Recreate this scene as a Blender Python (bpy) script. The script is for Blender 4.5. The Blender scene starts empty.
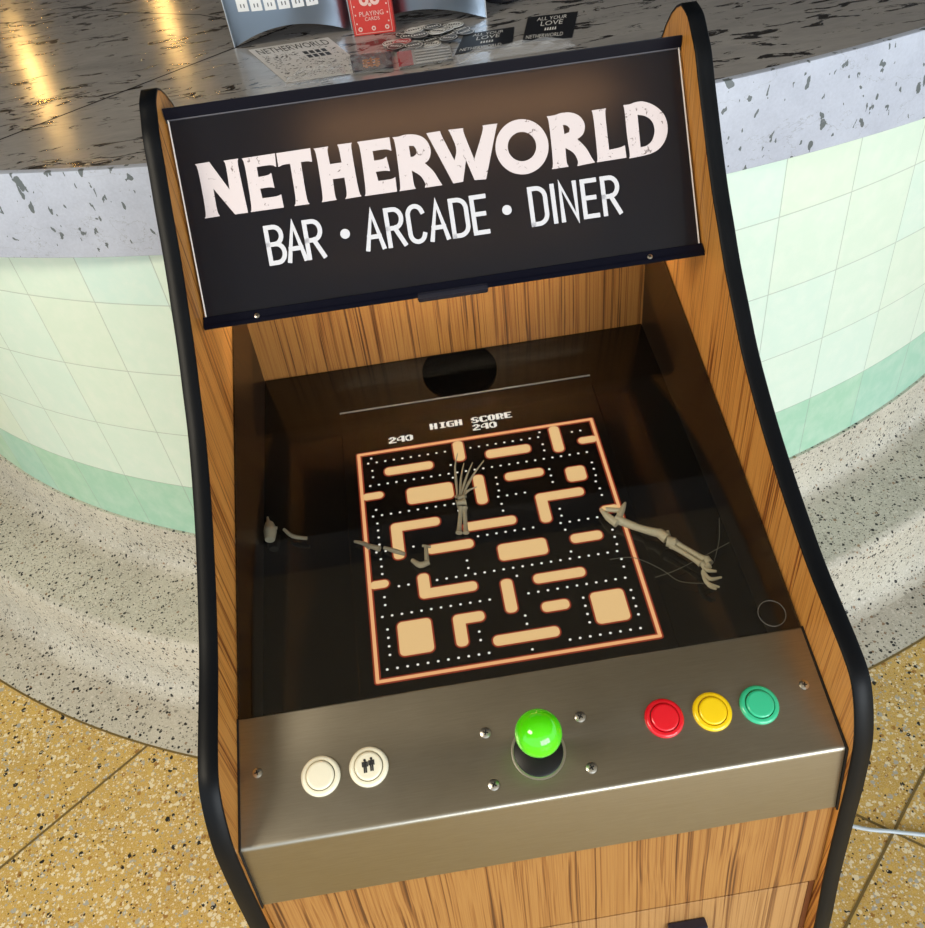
import bpy, bmesh, math, random
from mathutils import Vector, Matrix
random.seed(7)
PI = math.pi
scene = bpy.context.scene
COL = scene.collection
W = 0.255          # half of the cabinet's inner width
PT = 0.0147         # side panel thickness

# ------------------------------------------------------------------ materials
def nodemat(name):
    m = bpy.data.materials.new(name); m.use_nodes = True
    nt = m.node_tree
    return m, nt, nt.nodes, nt.links, nt.nodes['Principled BSDF']

def flat(name, col, rough=.5, metal=0., emit=None, es=1., spec=.5, coat=0.):
    m, nt, N, L, b = nodemat(name)
    b.inputs['Base Color'].default_value = (*col, 1)
    b.inputs['Roughness'].default_value = rough
    b.inputs['Metallic'].default_value = metal
    b.inputs['Specular IOR Level'].default_value = spec
    b.inputs['Coat Weight'].default_value = coat
    if emit:
        b.inputs['Emission Color'].default_value = (*emit, 1)
        b.inputs['Emission Strength'].default_value = es
    return m

def ramp(N, stops, interp='LINEAR'):
    r = N.new('ShaderNodeValToRGB'); cr = r.color_ramp; cr.interpolation = interp
    while len(cr.elements) < len(stops): cr.elements.new(.5)
    for e, (p, c) in zip(cr.elements, stops):
        e.position = p; e.color = (*c, 1)
    return r

def coords(N, L, kind='Object', scale=(1, 1, 1), rot=(0, 0, 0)):
    t = N.new('ShaderNodeTexCoord'); mp = N.new('ShaderNodeMapping')
    mp.inputs['Scale'].default_value = scale; mp.inputs['Rotation'].default_value = rot
    L.new(t.outputs[kind], mp.inputs['Vector'])
    return mp.outputs['Vector']

def noise(N, L, vec, scale=5, detail=4, rough=.55, dist=0.):
    n = N.new('ShaderNodeTexNoise')
    n.inputs['Scale'].default_value = scale; n.inputs['Detail'].default_value = detail
    n.inputs['Roughness'].default_value = rough; n.inputs['Distortion'].default_value = dist
    L.new(vec, n.inputs['Vector'])
    return n.outputs['Fac']

def mixc(N, L, fac, a, b, mode='MIX'):
    x = N.new('ShaderNodeMix'); x.data_type = 'RGBA'; x.blend_type = mode
    for s, v in ((x.inputs[0], fac), (x.inputs[6], a), (x.inputs[7], b)):
        if isinstance(v, (int, float)): s.default_value = v
        elif isinstance(v, tuple): s.default_value = (*v, 1)
        else: L.new(v, s)
    return x.outputs[2]

def mth(N, L, op, a, b=None, c=None):
    x = N.new('ShaderNodeMath'); x.operation = op
    for i, v in enumerate((a, b, c)):
        if v is None: continue
        if isinstance(v, (int, float)): x.inputs[i].default_value = v
        else: L.new(v, x.inputs[i])
    return x.outputs[0]

def bump(N, L, b, h, strength=.2, dist=.001):
    bp = N.new('ShaderNodeBump'); bp.inputs['Strength'].default_value = strength
    bp.inputs['Distance'].default_value = dist
    L.new(h, bp.inputs['Height']); L.new(bp.outputs['Normal'], b.inputs['Normal'])

def wood(name, dark, mid, light, rough=.38, sc=(1, .02, .0035), fr=(270, 620)):
    """zebrano laminate, grain running along local Z"""
    m, nt, N, L, b = nodemat(name)
    v = coords(N, L, scale=sc)
    warp = noise(N, L, coords(N, L, scale=(1, 1, .35)), 9, 2)
    add = N.new('ShaderNodeVectorMath'); add.operation = 'ADD'
    cmb = N.new('ShaderNodeCombineXYZ')
    w = mth(N, L, 'MULTIPLY', mth(N, L, 'SUBTRACT', warp, .5), .009)
    L.new(w, cmb.inputs[0]); L.new(w, cmb.inputs[1])
    L.new(v, add.inputs[0]); L.new(cmb.outputs[0], add.inputs[1])
    vv = add.outputs[0]
    n1 = noise(N, L, vv, fr[0], 2, .6)
    n2 = noise(N, L, vv, fr[1], 2, .6)
    n3 = noise(N, L, vv, 30, 2, .5)
    f = mth(N, L, 'ADD', mth(N, L, 'MULTIPLY', n1, .62), mth(N, L, 'MULTIPLY', n2, .30))
    f = mth(N, L, 'ADD', f, mth(N, L, 'MULTIPLY', n3, .16))
    r = ramp(N, [(.425, dark), (.49, mid), (.555, light), (.70, mid)])
    L.new(f, r.inputs[0])
    L.new(r.outputs[0], b.inputs['Base Color'])
    b.inputs['Roughness'].default_value = rough
    bump(N, L, b, n2, .06, .0005)
    return m

def terrazzo(name, base, base2, chips, scale, chipfrac, rough=.35, chipsize=.42, vscale=(1, 1, 1)):
    """cement ground with irregular stone chips; chips = [(upper bound 0..1, colour)]"""
    m, nt, N, L, b = nodemat(name)
    v = coords(N, L, scale=vscale)
    g = noise(N, L, v, 6, 4)
    fine = noise(N, L, v, 420, 2, .7)
    r0 = ramp(N, [(.35, base), (.65, base2)]); L.new(g, r0.inputs[0])
    col = mixc(N, L, mth(N, L, 'MULTIPLY', mth(N, L, 'SUBTRACT', fine, .45), 1.1), r0.outputs[0], (1, .98, .93), 'MIX')
    for k, (sc, frac, size) in enumerate(((scale, chipfrac, chipsize), (scale * 2.1, chipfrac * .8, chipsize * .95))):
        wv = N.new('ShaderNodeVectorMath'); wv.operation = 'ADD'
        nz = N.new('ShaderNodeTexNoise'); nz.inputs['Scale'].default_value = sc * 1.3; nz.inputs['Detail'].default_value = 1
        L.new(v, nz.inputs['Vector'])
        sca = N.new('ShaderNodeVectorMath'); sca.operation = 'SCALE'; sca.inputs['Scale'].default_value = .55 / sc
        L.new(nz.outputs['Color'], sca.inputs[0]); L.new(v, wv.inputs[0]); L.new(sca.outputs[0], wv.inputs[1])
        vo = N.new('ShaderNodeTexVoronoi'); vo.inputs['Scale'].default_value = sc
        L.new(wv.outputs[0], vo.inputs['Vector'])
        sep = N.new('ShaderNodeSeparateColor'); L.new(vo.outputs['Color'], sep.inputs[0])
        rr = ramp(N, [(0 if i == 0 else chips[i - 1][0], c) for i, (p, c) in enumerate(chips)], 'CONSTANT')
        L.new(sep.outputs[0], rr.inputs[0])
        thr = mth(N, L, 'MULTIPLY', sep.outputs[1], size)
        inside = mth(N, L, 'LESS_THAN', vo.outputs['Distance'], mth(N, L, 'ADD', thr, size * .25))
        pick = mth(N, L, 'LESS_THAN', sep.outputs[2], frac)
        col = mixc(N, L, mth(N, L, 'MULTIPLY', inside, pick), col, rr.outputs[0])
    L.new(col, b.inputs['Base Color'])
    b.inputs['Roughness'].default_value = rough
    return m

def brushed(name, col, rough=.34):
    m, nt, N, L, b = nodemat(name)
    v = coords(N, L, scale=(.05, 1, 1))
    n = noise(N, L, v, 900, 3, .7)
    n2 = noise(N, L, coords(N, L, scale=(1, 1, 1)), 14, 4)
    r = ramp(N, [(.25, tuple(c * .86 for c in col)), (.75, col)]); L.new(n, r.inputs[0])
    L.new(r.outputs[0], b.inputs['Base Color'])
    b.inputs['Metallic'].default_value = 1
    L.new(mth(N, L, 'ADD', mth(N, L, 'MULTIPLY', n2, .14), rough - .07), b.inputs['Roughness'])
    b.inputs['Anisotropic'].default_value = .4
    bump(N, L, b, n, .05, .0003)
    return m

M = {}
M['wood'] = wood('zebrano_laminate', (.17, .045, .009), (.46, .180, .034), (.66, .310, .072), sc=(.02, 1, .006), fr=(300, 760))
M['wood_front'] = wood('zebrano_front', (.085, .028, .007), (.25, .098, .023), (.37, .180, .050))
M['trim'] = flat('black_edge_plastic', (.0032, .0040, .0055), .42, spec=.15)
M['black'] = flat('satin_black', (.010, .0095, .0085), .45)
M['gloss_black'] = flat('gloss_black_bezel', (.0035, .003, .0026), .12, spec=.6)
M['lining'] = flat('dark_brown_lining', (.011, .006, .004), .4)
M['retainer'] = flat('black_angle_metal', (.004, .0045, .010), .30, spec=.10)
M['steel'] = brushed('brushed_steel', (.36, .328, .268))
M['screw'] = flat('screw_steel', (.62, .60, .55), .28, 1)
M['dark'] = flat('slot_black', (.004, .004, .004), .6)
M['white_p'] = flat('ivory_plastic', (.82, .77, .60), .25, coat=.3)
M['red_p'] = flat('red_plastic', (.72, .006, .018), .22, coat=.4)
M['yellow_p'] = flat('yellow_plastic', (.88, .60, .005), .22, coat=.4)
M['teal_p'] = flat('teal_plastic', (.035, .50, .26), .22, coat=.4)
M['ball'] = flat('green_ball_plastic', (.075, .62, .004), .10, emit=(.06, .60, .0), es=.22, coat=.5)  # faint self-glow added to the ball plastic
M['icon'] = flat('icon_black', (.01, .01, .012), .6)
M['disc_black'] = flat('matte_black_disc', (.0015, .0015, .0015), .9, spec=.0)
M['letter'] = flat('sign_letter_print', (.56, .50, .51), .45, emit=(1., .80, .68), es=.07)
def distress(m):
    N, L = m.node_tree.nodes, m.node_tree.links; b = N['Principled BSDF']
    n = noise(N, L, coords(N, L), 120, 4, .7, 1.)
    r = ramp(N, [(.335, (.13, .10, .10)), (.365, tuple(b.inputs['Base Color'].default_value)[:3])]); L.new(n, r.inputs[0]); L.new(r.outputs[0], b.inputs['Base Color'])
M['letter_thin'] = flat('sign_small_print', (.54, .54, .57), .45, emit=(.9, .9, 1.), es=.05)
M['peach'] = flat('screen_peach', (0, 0, 0), .4, emit=(1., .52, .23), es=.95)
M['sand'] = flat('screen_sand', (0, 0, 0), .4, emit=(1., .66, .30), es=.9)
M['redline'] = flat('screen_red', (0, 0, 0), .4, emit=(.50, .05, .015), es=.55)
M['dot'] = flat('screen_white', (0, 0, 0), .4, emit=(1., .97, .88), es=.95)
M['bone'] = flat('bone', (.62, .57, .41), .6)
M['bone_dim'] = flat('dim_bone', (.40, .36, .26), .7)  # same bone, its dimness put into a darker colour
M['web'] = flat('cobweb_thread', (.16, .16, .13), .8)
M['cable'] = flat('pale_blue_cable', (.52, .60, .66), .35)
M['brass'] = flat('divider_brass', (.22, .15, .05), .45, .3)
M['edge_clear'] = flat('acrylic_edge', (.75, .72, .68), .3)

def glassmat():
    m = bpy.data.materials.new('clear_glass'); m.use_nodes = True
    N, L = m.node_tree.nodes, m.node_tree.links
    N.remove(N['Principled BSDF'])
    out = N['Material Output']
    t = N.new('ShaderNodeBsdfTransparent'); t.inputs[0].default_value = (.93, .93, .92, 1)
    g = N.new('ShaderNodeBsdfGlossy'); g.inputs['Roughness'].default_value = .02
    lw = N.new('ShaderNodeLayerWeight'); lw.inputs['Blend'].default_value = .5
    fo = mth(N, L, 'MULTIPLY_ADD', mth(N, L, 'POWER', lw.outputs['Facing'], 5.), .96, .034)
    mx = N.new('ShaderNodeMixShader')
    L.new(fo, mx.inputs[0]); L.new(t.outputs[0], mx.inputs[1]); L.new(g.outputs[0], mx.inputs[2])
    L.new(mx.outputs[0], out.inputs[0])
    return m
M['glass'] = glassmat()

def signmat():
    """black print on acrylic that lets a little lamp light through"""
    m = bpy.data.materials.new('backlit_black_print'); m.use_nodes = True
    N, L = m.node_tree.nodes, m.node_tree.links
    b = N['Principled BSDF']; out = N['Material Output']
    b.inputs['Base Color'].default_value = (.007, .008, .012, 1); b.inputs['Roughness'].default_value = .12; b.inputs['Specular IOR Level'].default_value = .22
    t = N.new('ShaderNodeBsdfTranslucent'); t.inputs[0].default_value = (.21, .17, .125, 1)
    a = N.new('ShaderNodeAddShader')
    L.new(b.outputs[0], a.inputs[0]); L.new(t.outputs[0], a.inputs[1]); L.new(a.outputs[0], out.inputs[0])
    return m
M['sign'] = signmat()
M['seam'] = flat('seam_dark', (.022, .020, .020), .9, spec=0.)

def slate():
    m, nt, N, L, b = nodemat('riven_slate')
    v = coords(N, L, rot=(0, 0, -.62), scale=(.50, 1.45, 1))
    g = noise(N, L, v, 7, 6, .65, .6)
    g2 = noise(N, L, v, 60, 4, .7)
    base = ramp(N, [(.3, (.27, .265, .272)), (.55, (.37, .36, .357)), (.75, (.46, .445, .435))])
    L.new(mth(N, L, 'ADD', mth(N, L, 'MULTIPLY', g, .65), mth(N, L, 'MULTIPLY', g2, .35)), base.inputs[0])
    fl = noise(N, L, v, 30, 6, .66, 1.0)
    area = noise(N, L, v, 4.5, 2)
    k = mth(N, L, 'ADD', fl, mth(N, L, 'MULTIPLY', area, .22))
    mask = ramp(N, [(.675, (0, 0, 0)), (.715, (1, 1, 1))]); L.new(k, mask.inputs[0])
    col = mixc(N, L, mask.outputs[0], base.outputs[0], (.030, .029, .032))
    L.new(col, b.inputs['Base Color'])
    rr = mth(N, L, 'ADD', mth(N, L, 'MULTIPLY', g2, .12), .115)
    L.new(rr, b.inputs['Roughness'])
    bump(N, L, b, mth(N, L, 'SUBTRACT', g2, mth(N, L, 'MULTIPLY', mask.outputs[0], .6)), .10, .002)
    return m
M['slate'] = slate()

def slab():
    m, nt, N, L, b = nodemat('pale_stone_edge')
    v = coords(N, L)
    g = noise(N, L, v, 12, 6, .65)
    fine = noise(N, L, v, 240, 3, .7)
    base = ramp(N, [(.3, (.37, .405, .50)), (.7, (.50, .55, .66))])
    L.new(mth(N, L, 'ADD', mth(N, L, 'MULTIPLY', g, .6), mth(N, L, 'MULTIPLY', fine, .4)), base.inputs[0])
    col = base.outputs[0]
    for sc, frac, size, st in ((38, .42, .25, (1, 1, .8)), (72, .90, .30, (1, 1, .50)), (21, .18, .18, (1, 1, .45))):
        vv = coords(N, L, scale=st, rot=(.2, .25, .1))
        wv = N.new('ShaderNodeVectorMath'); wv.operation = 'ADD'
        nz = N.new('ShaderNodeTexNoise'); nz.inputs['Scale'].default_value = sc * 1.6; nz.inputs['Detail'].default_value = 2
        L.new(vv, nz.inputs['Vector'])
        s = N.new('ShaderNodeVectorMath'); s.operation = 'SCALE'; s.inputs['Scale'].default_value = 1.1 / sc
        L.new(nz.outputs['Color'], s.inputs[0]); L.new(vv, wv.inputs[0]); L.new(s.outputs[0], wv.inputs[1])
        vo = N.new('ShaderNodeTexVoronoi'); vo.inputs['Scale'].default_value = sc
        L.new(wv.outputs[0], vo.inputs['Vector'])
        sep = N.new('ShaderNodeSeparateColor'); L.new(vo.outputs['Color'], sep.inputs[0])
        ins = mth(N, L, 'LESS_THAN', vo.outputs['Distance'], mth(N, L, 'MULTIPLY', sep.outputs[1], size))
        pk = mth(N, L, 'LESS_THAN', sep.outputs[2], frac)
        col = mixc(N, L, mth(N, L, 'MULTIPLY', ins, pk), col, (.105, .125, .135))
    # hairline cracks
    vo = noise(N, L, coords(N, L, scale=(1, 1, 1.6)), 5, 6, .6, .4)
    cr = mth(N, L, 'LESS_THAN', mth(N, L, 'ABSOLUTE', mth(N, L, 'SUBTRACT', vo, .5)), .0016)
    col = mixc(N, L, mth(N, L, 'MULTIPLY', cr, .45), col, (.2, .21, .23))
    L.new(col, b.inputs['Base Color'])
    b.inputs['Roughness'].default_value = .42
    return m
M['slab'] = slab()

def tilemat(name, c1, c2, c3, blotch):
    """glazed tiles: UV counts tiles, so every whole number is a joint"""
    m, nt, N, L, b = nodemat(name)
    uv = N.new('ShaderNodeUVMap'); uv.uv_map = 'UVMap'
    fl = N.new('ShaderNodeVectorMath'); fl.operation = 'FLOOR'; L.new(uv.outputs[0], fl.inputs[0])
    wn = N.new('ShaderNodeTexWhiteNoise'); wn.noise_dimensions = '2D'; L.new(fl.outputs[0], wn.inputs['Vector'])
    r = ramp(N, [(0, c1), (.5, c2), (1, c3)]); L.new(wn.outputs['Value'], r.inputs[0])
    n = noise(N, L, coords(N, L), 26, 5, .65)
    n = mth(N, L, 'MULTIPLY', mth(N, L, 'SUBTRACT', n, .42), blotch)
    col = mixc(N, L, n, r.outputs[0], (.90, .92, .84))
    fr = N.new('ShaderNodeVectorMath'); fr.operation = 'FRACTION'; L.new(uv.outputs[0], fr.inputs[0])
    sp = N.new('ShaderNodeSeparateXYZ'); L.new(fr.outputs[0], sp.inputs[0])
    e = None
    for i in (0, 1):
        q = mth(N, L, 'MINIMUM', sp.outputs[i], mth(N, L, 'SUBTRACT', 1, sp.outputs[i]))
        e = q if e is None else mth(N, L, 'MINIMUM', e, q)
    g = mth(N, L, 'LESS_THAN', e, .0068)
    col = mixc(N, L, mth(N, L, 'MULTIPLY', g, .55), col, (.30, .36, .33))
    L.new(col, b.inputs['Base Color']); b.inputs['Roughness'].default_value = .32
    hgt = mth(N, L, 'SMOOTH_MIN', e, .03, .01)
    bump(N, L, b, hgt, .25, .02)
    return m
M['tile'] = tilemat('pale_mint_tiles', (.66, .83, .74), (.69, .82, .69), (.63, .83, .77), .9)
M['tile_dark'] = tilemat('green_base_tiles', (.39, .66, .48), (.37, .65, .52), (.42, .67, .47), .8)
BLK = (.022, .020, .018)
M['terr_step'] = terrazzo('grey_terrazzo', (.46, .43, .35), (.56, .525, .43),
    [(.36, (.64, .60, .52)), (.62, (.30, .28, .23)), (.68, (.30, .20, .12)), (1, BLK)], 135, .66, .4, .42)
M['terr_floor'] = terrazzo('yellow_terrazzo', (.53, .325, .055), (.61, .385, .075),
    [(.44, (.82, .70, .46)), (.66, (.66, .44, .12)), (.84, (.44, .42, .36)), (.92, (.36, .18, .04)), (1, BLK)], 105, .85, .35, .46)
M['paper'] = None

# ------------------------------------------------------------------ mesh helpers
class MB:
    def __init__(s): s.v = []; s.f = []; s.m = []; s.mats = []; s.uv = {}
    def mi(s, mat):
        if mat is None: return 0
        if mat not in s.mats: s.mats.append(mat)
        return s.mats.index(mat)
    def face(s, pts, mat=None, uv=None):
        i = len(s.v); s.v += [tuple(p) for p in pts]
        if uv: s.uv[len(s.f)] = uv
        s.f.append(list(range(i, i + len(pts)))); s.m.append(s.mi(mat))
    def raw(s, verts, faces, mat=None):
        i = len(s.v); s.v += [tuple(p) for p in verts]
        for f in faces: s.f.append([k + i for k in f]); s.m.append(s.mi(mat))
    def box(s, c, size, mat=None, rot=None):
        hx, hy, hz = (q / 2 for q in size)
        vs = [Vector((x, y, z)) for x in (-hx, hx) for y in (-hy, hy) for z in (-hz, hz)]
        if rot: vs = [rot @ p for p in vs]
        c = Vector(c)
        s.raw([p + c for p in vs], [(0, 1, 3, 2), (4, 6, 7, 5), (0, 4, 5, 1), (2, 3, 7, 6), (0, 2, 6, 4), (1, 5, 7, 3)], mat)
    def prism(s, prof, x0, x1, mat=None):
        """profile of (y, z) extruded along X"""
        n = len(prof)
        vs = [(x0, y, z) for y, z in prof] + [(x1, y, z) for y, z in prof]
        fs = [list(range(n)), list(range(2 * n - 1, n - 1, -1))]
        fs += [(i, i + n, (i + 1) % n + n, (i + 1) % n) for i in range(n)]
        s.raw(vs, fs, mat)
    def slab(s, poly, org, ex, ey, en, t0, t1, mat=None):
        """2-D polygon in the frame (org, ex, ey) given thickness t0..t1 along en"""
        n = len(poly)
        P = [org + ex * a + ey * b for a, b in poly]
        vs = [p + en * t0 for p in P] + [p + en * t1 for p in P]
        fs = [list(range(n - 1, -1, -1)), list(range(n, 2 * n))]
        fs += [(i, (i + 1) % n, (i + 1) % n + n, i + n) for i in range(n)]
        s.raw(vs, fs, mat)
    def lathe(s, prof, org, ax, n=40, mat=None, rot0=0):
        """profile of (r, h) about the axis ax"""
        ax = Vector(ax).normalized(); a = ax.orthogonal().normalized(); b = ax.cross(a); org = Vector(org)
        base = len(s.v); rings = []
        for r, h in prof:
            if r < 1e-7:
                rings.append([len(s.v)]); s.v.append(tuple(org + ax * h))
            else:
                k0 = len(s.v)
                for k in range(n):
                    t = 2 * PI * k / n + rot0
                    s.v.append(tuple(org + ax * h + (a * math.cos(t) + b * math.sin(t)) * r))
                rings.append(list(range(k0, k0 + n)))
        mi = s.mi(mat)
        for A, B in zip(rings, rings[1:]):
            for k in range(n):
                k2 = (k + 1) % n
                if len(A) == 1 and len(B) == 1: continue
                if len(A) == 1: f = [A[0], B[k], B[k2]]
                elif len(B) == 1: f = [A[k], B[0], A[k2]]
                else: f = [A[k], B[k], B[k2], A[k2]]
                s.f.append(f); s.m.append(mi)
    def tube(s, pts, rad, n=8, mat=None, closed=False):
        pts = [Vector(p) for p in pts]
        R = rad if isinstance(rad, (list, tuple)) else [rad] * len(pts)
        k0 = len(s.v); prev = None
        for i, p in enumerate(pts):
            t = (pts[min(i + 1, len(pts) - 1)] - pts[max(i - 1, 0)]).normalized()
            u = t.orthogonal().normalized() if prev is None else (prev - t * prev.dot(t)).normalized()
            prev = u; w = t.cross(u)
            for k in range(n):
                a = 2 * PI * k / n
                s.v.append(tuple(p + (u * math.cos(a) + w * math.sin(a)) * R[i]))
        mi = s.mi(mat)
        for i in range(len(pts) - 1):
            for k in range(n):
                s.f.append([k0 + i * n + k, k0 + i * n + (k + 1) % n, k0 + (i + 1) * n + (k + 1) % n, k0 + (i + 1) * n + k]); s.m.append(mi)
        s.f.append([k0 + k for k in range(n)][::-1]); s.m.append(mi)
        s.f.append([k0 + (len(pts) - 1) * n + k for k in range(n)]); s.m.append(mi)
    def build(s, name, mat=None, parent=None, smooth=None, bevel=None, fix=True):
        me = bpy.data.meshes.new(name)
        me.from_pydata(s.v, [], s.f)
        ms = s.mats if s.mats else [mat]
        for q in ms: me.materials.append(q)
        if s.mats:
            for p, k in zip(me.polygons, s.m): p.material_index = k
        if s.uv:
            lay = me.uv_layers.new(name='UVMap')
            for fi, uvs in s.uv.items():
                for li, q in zip(me.polygons[fi].loop_indices, uvs): lay.data[li].uv = q
        bm = bmesh.new(); bm.from_mesh(me)
        if fix:
            bmesh.ops.remove_doubles(bm, verts=bm.verts, dist=1e-6)
            bmesh.ops.recalc_face_normals(bm, faces=bm.faces)
        if bevel:
            es = [e for e in bm.edges if e.is_manifold and e.calc_face_angle(0) > math.radians(35)]
            bmesh.ops.bevel(bm, geom=es, offset=bevel, segments=2, affect='EDGES', profile=.6, clamp_overlap=True)
        if smooth is not None:
            for f in bm.faces: f.smooth = True
            for e in bm.edges:
                if e.is_manifold and e.calc_face_angle(0) > math.radians(smooth): e.smooth = False
        bm.to_mesh(me); bm.free()
        o = bpy.data.objects.new(name, me); COL.objects.link(o)
        if parent: o.parent = parent
        return o

def tag(o, label, cat, group=None):
    o['label'] = label; o['category'] = cat
    if group: o['group'] = group
    return o
def thing(name, label, cat, loc=(0, 0, 0), rot=(0, 0, 0), group=None):
    o = bpy.data.objects.new(name, None); COL.objects.link(o)
    o.location = loc; o.rotation_euler = rot; o.empty_display_size = .05
    return tag(o, label, cat, group)
def struct(o): o['kind'] = 'structure'; return o

def catmull(pts, n=5):
    out = []
    for i in range(len(pts) - 1):
        p0, p1, p2, p3 = (Vector(pts[max(0, min(len(pts) - 1, i + k))]) for k in (-1, 0, 1, 2))
        for j in range(n):
            t = j / n
            out.append(.5 * ((2 * p1) + (p2 - p0) * t + (2 * p0 - 5 * p1 + 4 * p2 - p3) * t * t + (3 * p1 - p0 - 3 * p2 + p3) * t ** 3))
    out.append(Vector(pts[-1])); return out

def text_mesh(txt, size, thick=0.):
    cu = bpy.data.curves.new('lettering', 'FONT'); cu.body = txt; cu.size = size; cu.extrude = thick
    cu.align_x = 'CENTER'; cu.align_y = 'CENTER'; cu.resolution_u = 3
    ob = bpy.data.objects.new('lettering', cu); COL.objects.link(ob)
    bpy.context.view_layer.update()
    dg = bpy.context.evaluated_depsgraph_get()
    me = bpy.data.meshes.new_from_object(ob.evaluated_get(dg))
    vs = [v.co.copy() for v in me.vertices]; fs = [list(p.vertices) for p in me.polygons]
    bpy.data.objects.remove(ob); bpy.data.curves.remove(cu); bpy.data.meshes.remove(me)
    return vs, fs
def put_text(mb, txt, size, org, ex, ey, en, h, mat, sx=1.):
    vs, fs = text_mesh(txt, size)
    mb.raw([org + ex * (v.x * sx) + ey * v.y + en * h for v in vs], fs, mat)

# ================================================================== ARCADE CABINET
# the whole cabinet stands a touch out of plumb on the terrazzo
ROLL = .02444
cab = thing('arcade_cabinet', 'wood-grain arcade cabinet with black edges, lit maze screen and NETHERWORLD sign', 'arcade machine',
            (-.9 * math.sin(ROLL), 0, .9 - .9 * math.cos(ROLL)), (0, ROLL, 0))
V = Vector
EX = V((1, 0, 0))
# --- side panels with black edge trim
front = [(.416, 1.3015), (.396, 1.2970), (.381, 1.2855), (.3665, 1.2725), (.351, 1.2505), (.332, 1.225), (.308, 1.193), (.2845, 1.165), (.266, 1.146), (.239, 1.1175),
         (.2055, 1.088), (.168, 1.0565), (.110, 1.0205), (.0615, .9965), (.014, .976), (-.019, .9637), (-.060, .9525), (-.088, .9445),
         (-.106, .9365), (-.118, .9235), (-.1285, .905), (-.1365, .885), (-.1415, .862), (-.1475, .826), (-.1535, .779), (-.166, .69), (-.182, .6), (-.19, .5)]
fp = [(q.x, q.y) for q in catmull(front, 5)]
outline = fp + [(-.19, .26), (-.19, .03), (.415, .03), (.415, .195), (.420, .205), (.478, .245), (.485, .255), (.485, 1.14), (.481, 1.20), (.471, 1.254), (.458, 1.272), (.443, 1.287), (.429, 1.2965)]
def outline_normals(o):
    ns = []
    for i in range(len(o)):
        a = V(o[i - 1]); b = V(o[i]); c = V(o[(i + 1) % len(o)])
        t = (b - a).normalized() + (c - b).normalized()
        t.normalize(); ns.append((t.y, -t.x))
    # outward: compare with the centroid
    cy = sum(p[0] for p in o) / len(o); cz = sum(p[1] for p in o) / len(o)
    s = sum((p[0] - cy) * n[0] + (p[1] - cz) * n[1] for p, n in zip(o, ns))
    return ns if s > 0 else [(-a, -b) for a, b in ns]
ON = outline_normals(outline)
for sg in (-1, 1):
    ol = [(p[0], p[1] - (.0095 * min(1, max(0, (p[1] - 1.21) / .08)) if sg < 0 else 0)) for p in outline]
    mb = MB(); mb.prism(ol, sg * W, sg * (W + PT))
    sp = mb.build('side_panel', M['wood'], cab)
    tb = MB(); x0, x1 = W - .0006, W + PT + .0006
    cs = [(x0, -.0006), (x0, .0010), (x0 + .0007, .0018), (x1 - .0007, .0018), (x1, .0010), (x1, -.0006)]
    n = len(outline); k = len(cs)
    vs = [(sg * x, p[0] + nn[0] * h, p[1] + nn[1] * h) for p, nn in zip(ol, ON) for x, h in cs]
    fs = [(i * k + j, i * k + j + 1, ((i + 1) % n) * k + j + 1, ((i + 1) % n) * k + j) for i in range(n) for j in range(k - 1)]
    tb.raw(vs, fs); tb.build('edge_trim', M['trim'], sp, smooth=50)
# --- inside walls, below the glass
G0, G1 = V((0, -.0311, .9000)), V((0, .479, 1.0530))      # underside line of the glass
for sg in (-1, 1):
    mb = MB(); mb.prism([(-.029, .80), (.477, .87), (.477, 1.0505), (-.029, .898)], sg * W, sg * (W - .0015))
    mb.build('inner_lining', M['lining'], cab)
mb = MB(); mb.prism([(.480, .78), (.480, 1.20), (.4845, 1.20), (.4845, .78)], -W + .001, W - .001)
mb.build('rear_panel', M['wood_front'], cab)
# --- glass
mb = MB(); gn = (G1 - G0).cross(EX).normalized(); gn = gn if gn.z > 0 else -gn
ge = (G1 - G0).normalized(); GL = (G1 - G0).length
mb.slab([(-W + .0016, 0), (W - .0016, 0), (W - .0016, GL), (-W + .0016, GL)], G0, EX, ge, gn, 0, .004)
mb.build('screen_glass', M['glass'], cab)

# --- monitor bezel, screen and its picture
B0, B1 = V((0, -.03, .820)), V((0, .48, .897))
be = (B1 - B0).normalized(); bn = EX.cross(be).normalized()
BLN = (B1 - B0).length
def bz(x, s, h=0.): return B0 + EX * x + be * s + bn * h
mb = MB(); mb.slab([(-W + .002, 0), (W - .002, 0), (W - .002, BLN - .002), (-W + .002, BLN - .002)], B0, EX, be, bn, -.012, 0)
mb.build('monitor_bezel', M['gloss_black'], cab)
mb = MB(); mb.slab([(-.157, .012), (.163, .012), (.163, .430), (-.157, .430)], B0, EX, be, bn, .0003, .004)
mon = mb.build('monitor', M['gloss_black'], cab, bevel=.0015)
mb = MB(); mb.box(bz(.003, .4308, .0035), (.32, .002, .0015), rot=Matrix.Rotation(math.atan2(be.z, be.y), 3, 'X'))
mb.build('rim_highlight', flat('painted_highlight', (.20, .20, .21), .3), mon)  # grey strip painted as the highlight on the monitor's top edge
# round matte black disc, its rear edge cut off by the rear panel
pts = []
for i in range(64):
    t = 2 * PI * i / 64
    x, y = .002 + .0485 * math.cos(t), .478 + .0495 * math.sin(t)
    if y <= .5125: pts.append((x, y))
pts = [(x, min(y, .512)) for x, y in pts]
mb = MB(); mb.slab(pts, B0, EX, be, bn, .0003, .003); mb.build('bezel_disc', M['disc_black'], cab)
mb = MB(); rg = [G0 + EX * (.231 + .0122 * math.cos(2 * PI * i / 36)) + ge * (.0172 + .0122 * math.sin(2 * PI * i / 36)) + gn * .0042 for i in range(37)]
mb.tube(rg, .0005, 6); mb.build('port_ring', flat('dull_ring', (.075, .070, .06), .5), cab)

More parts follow.
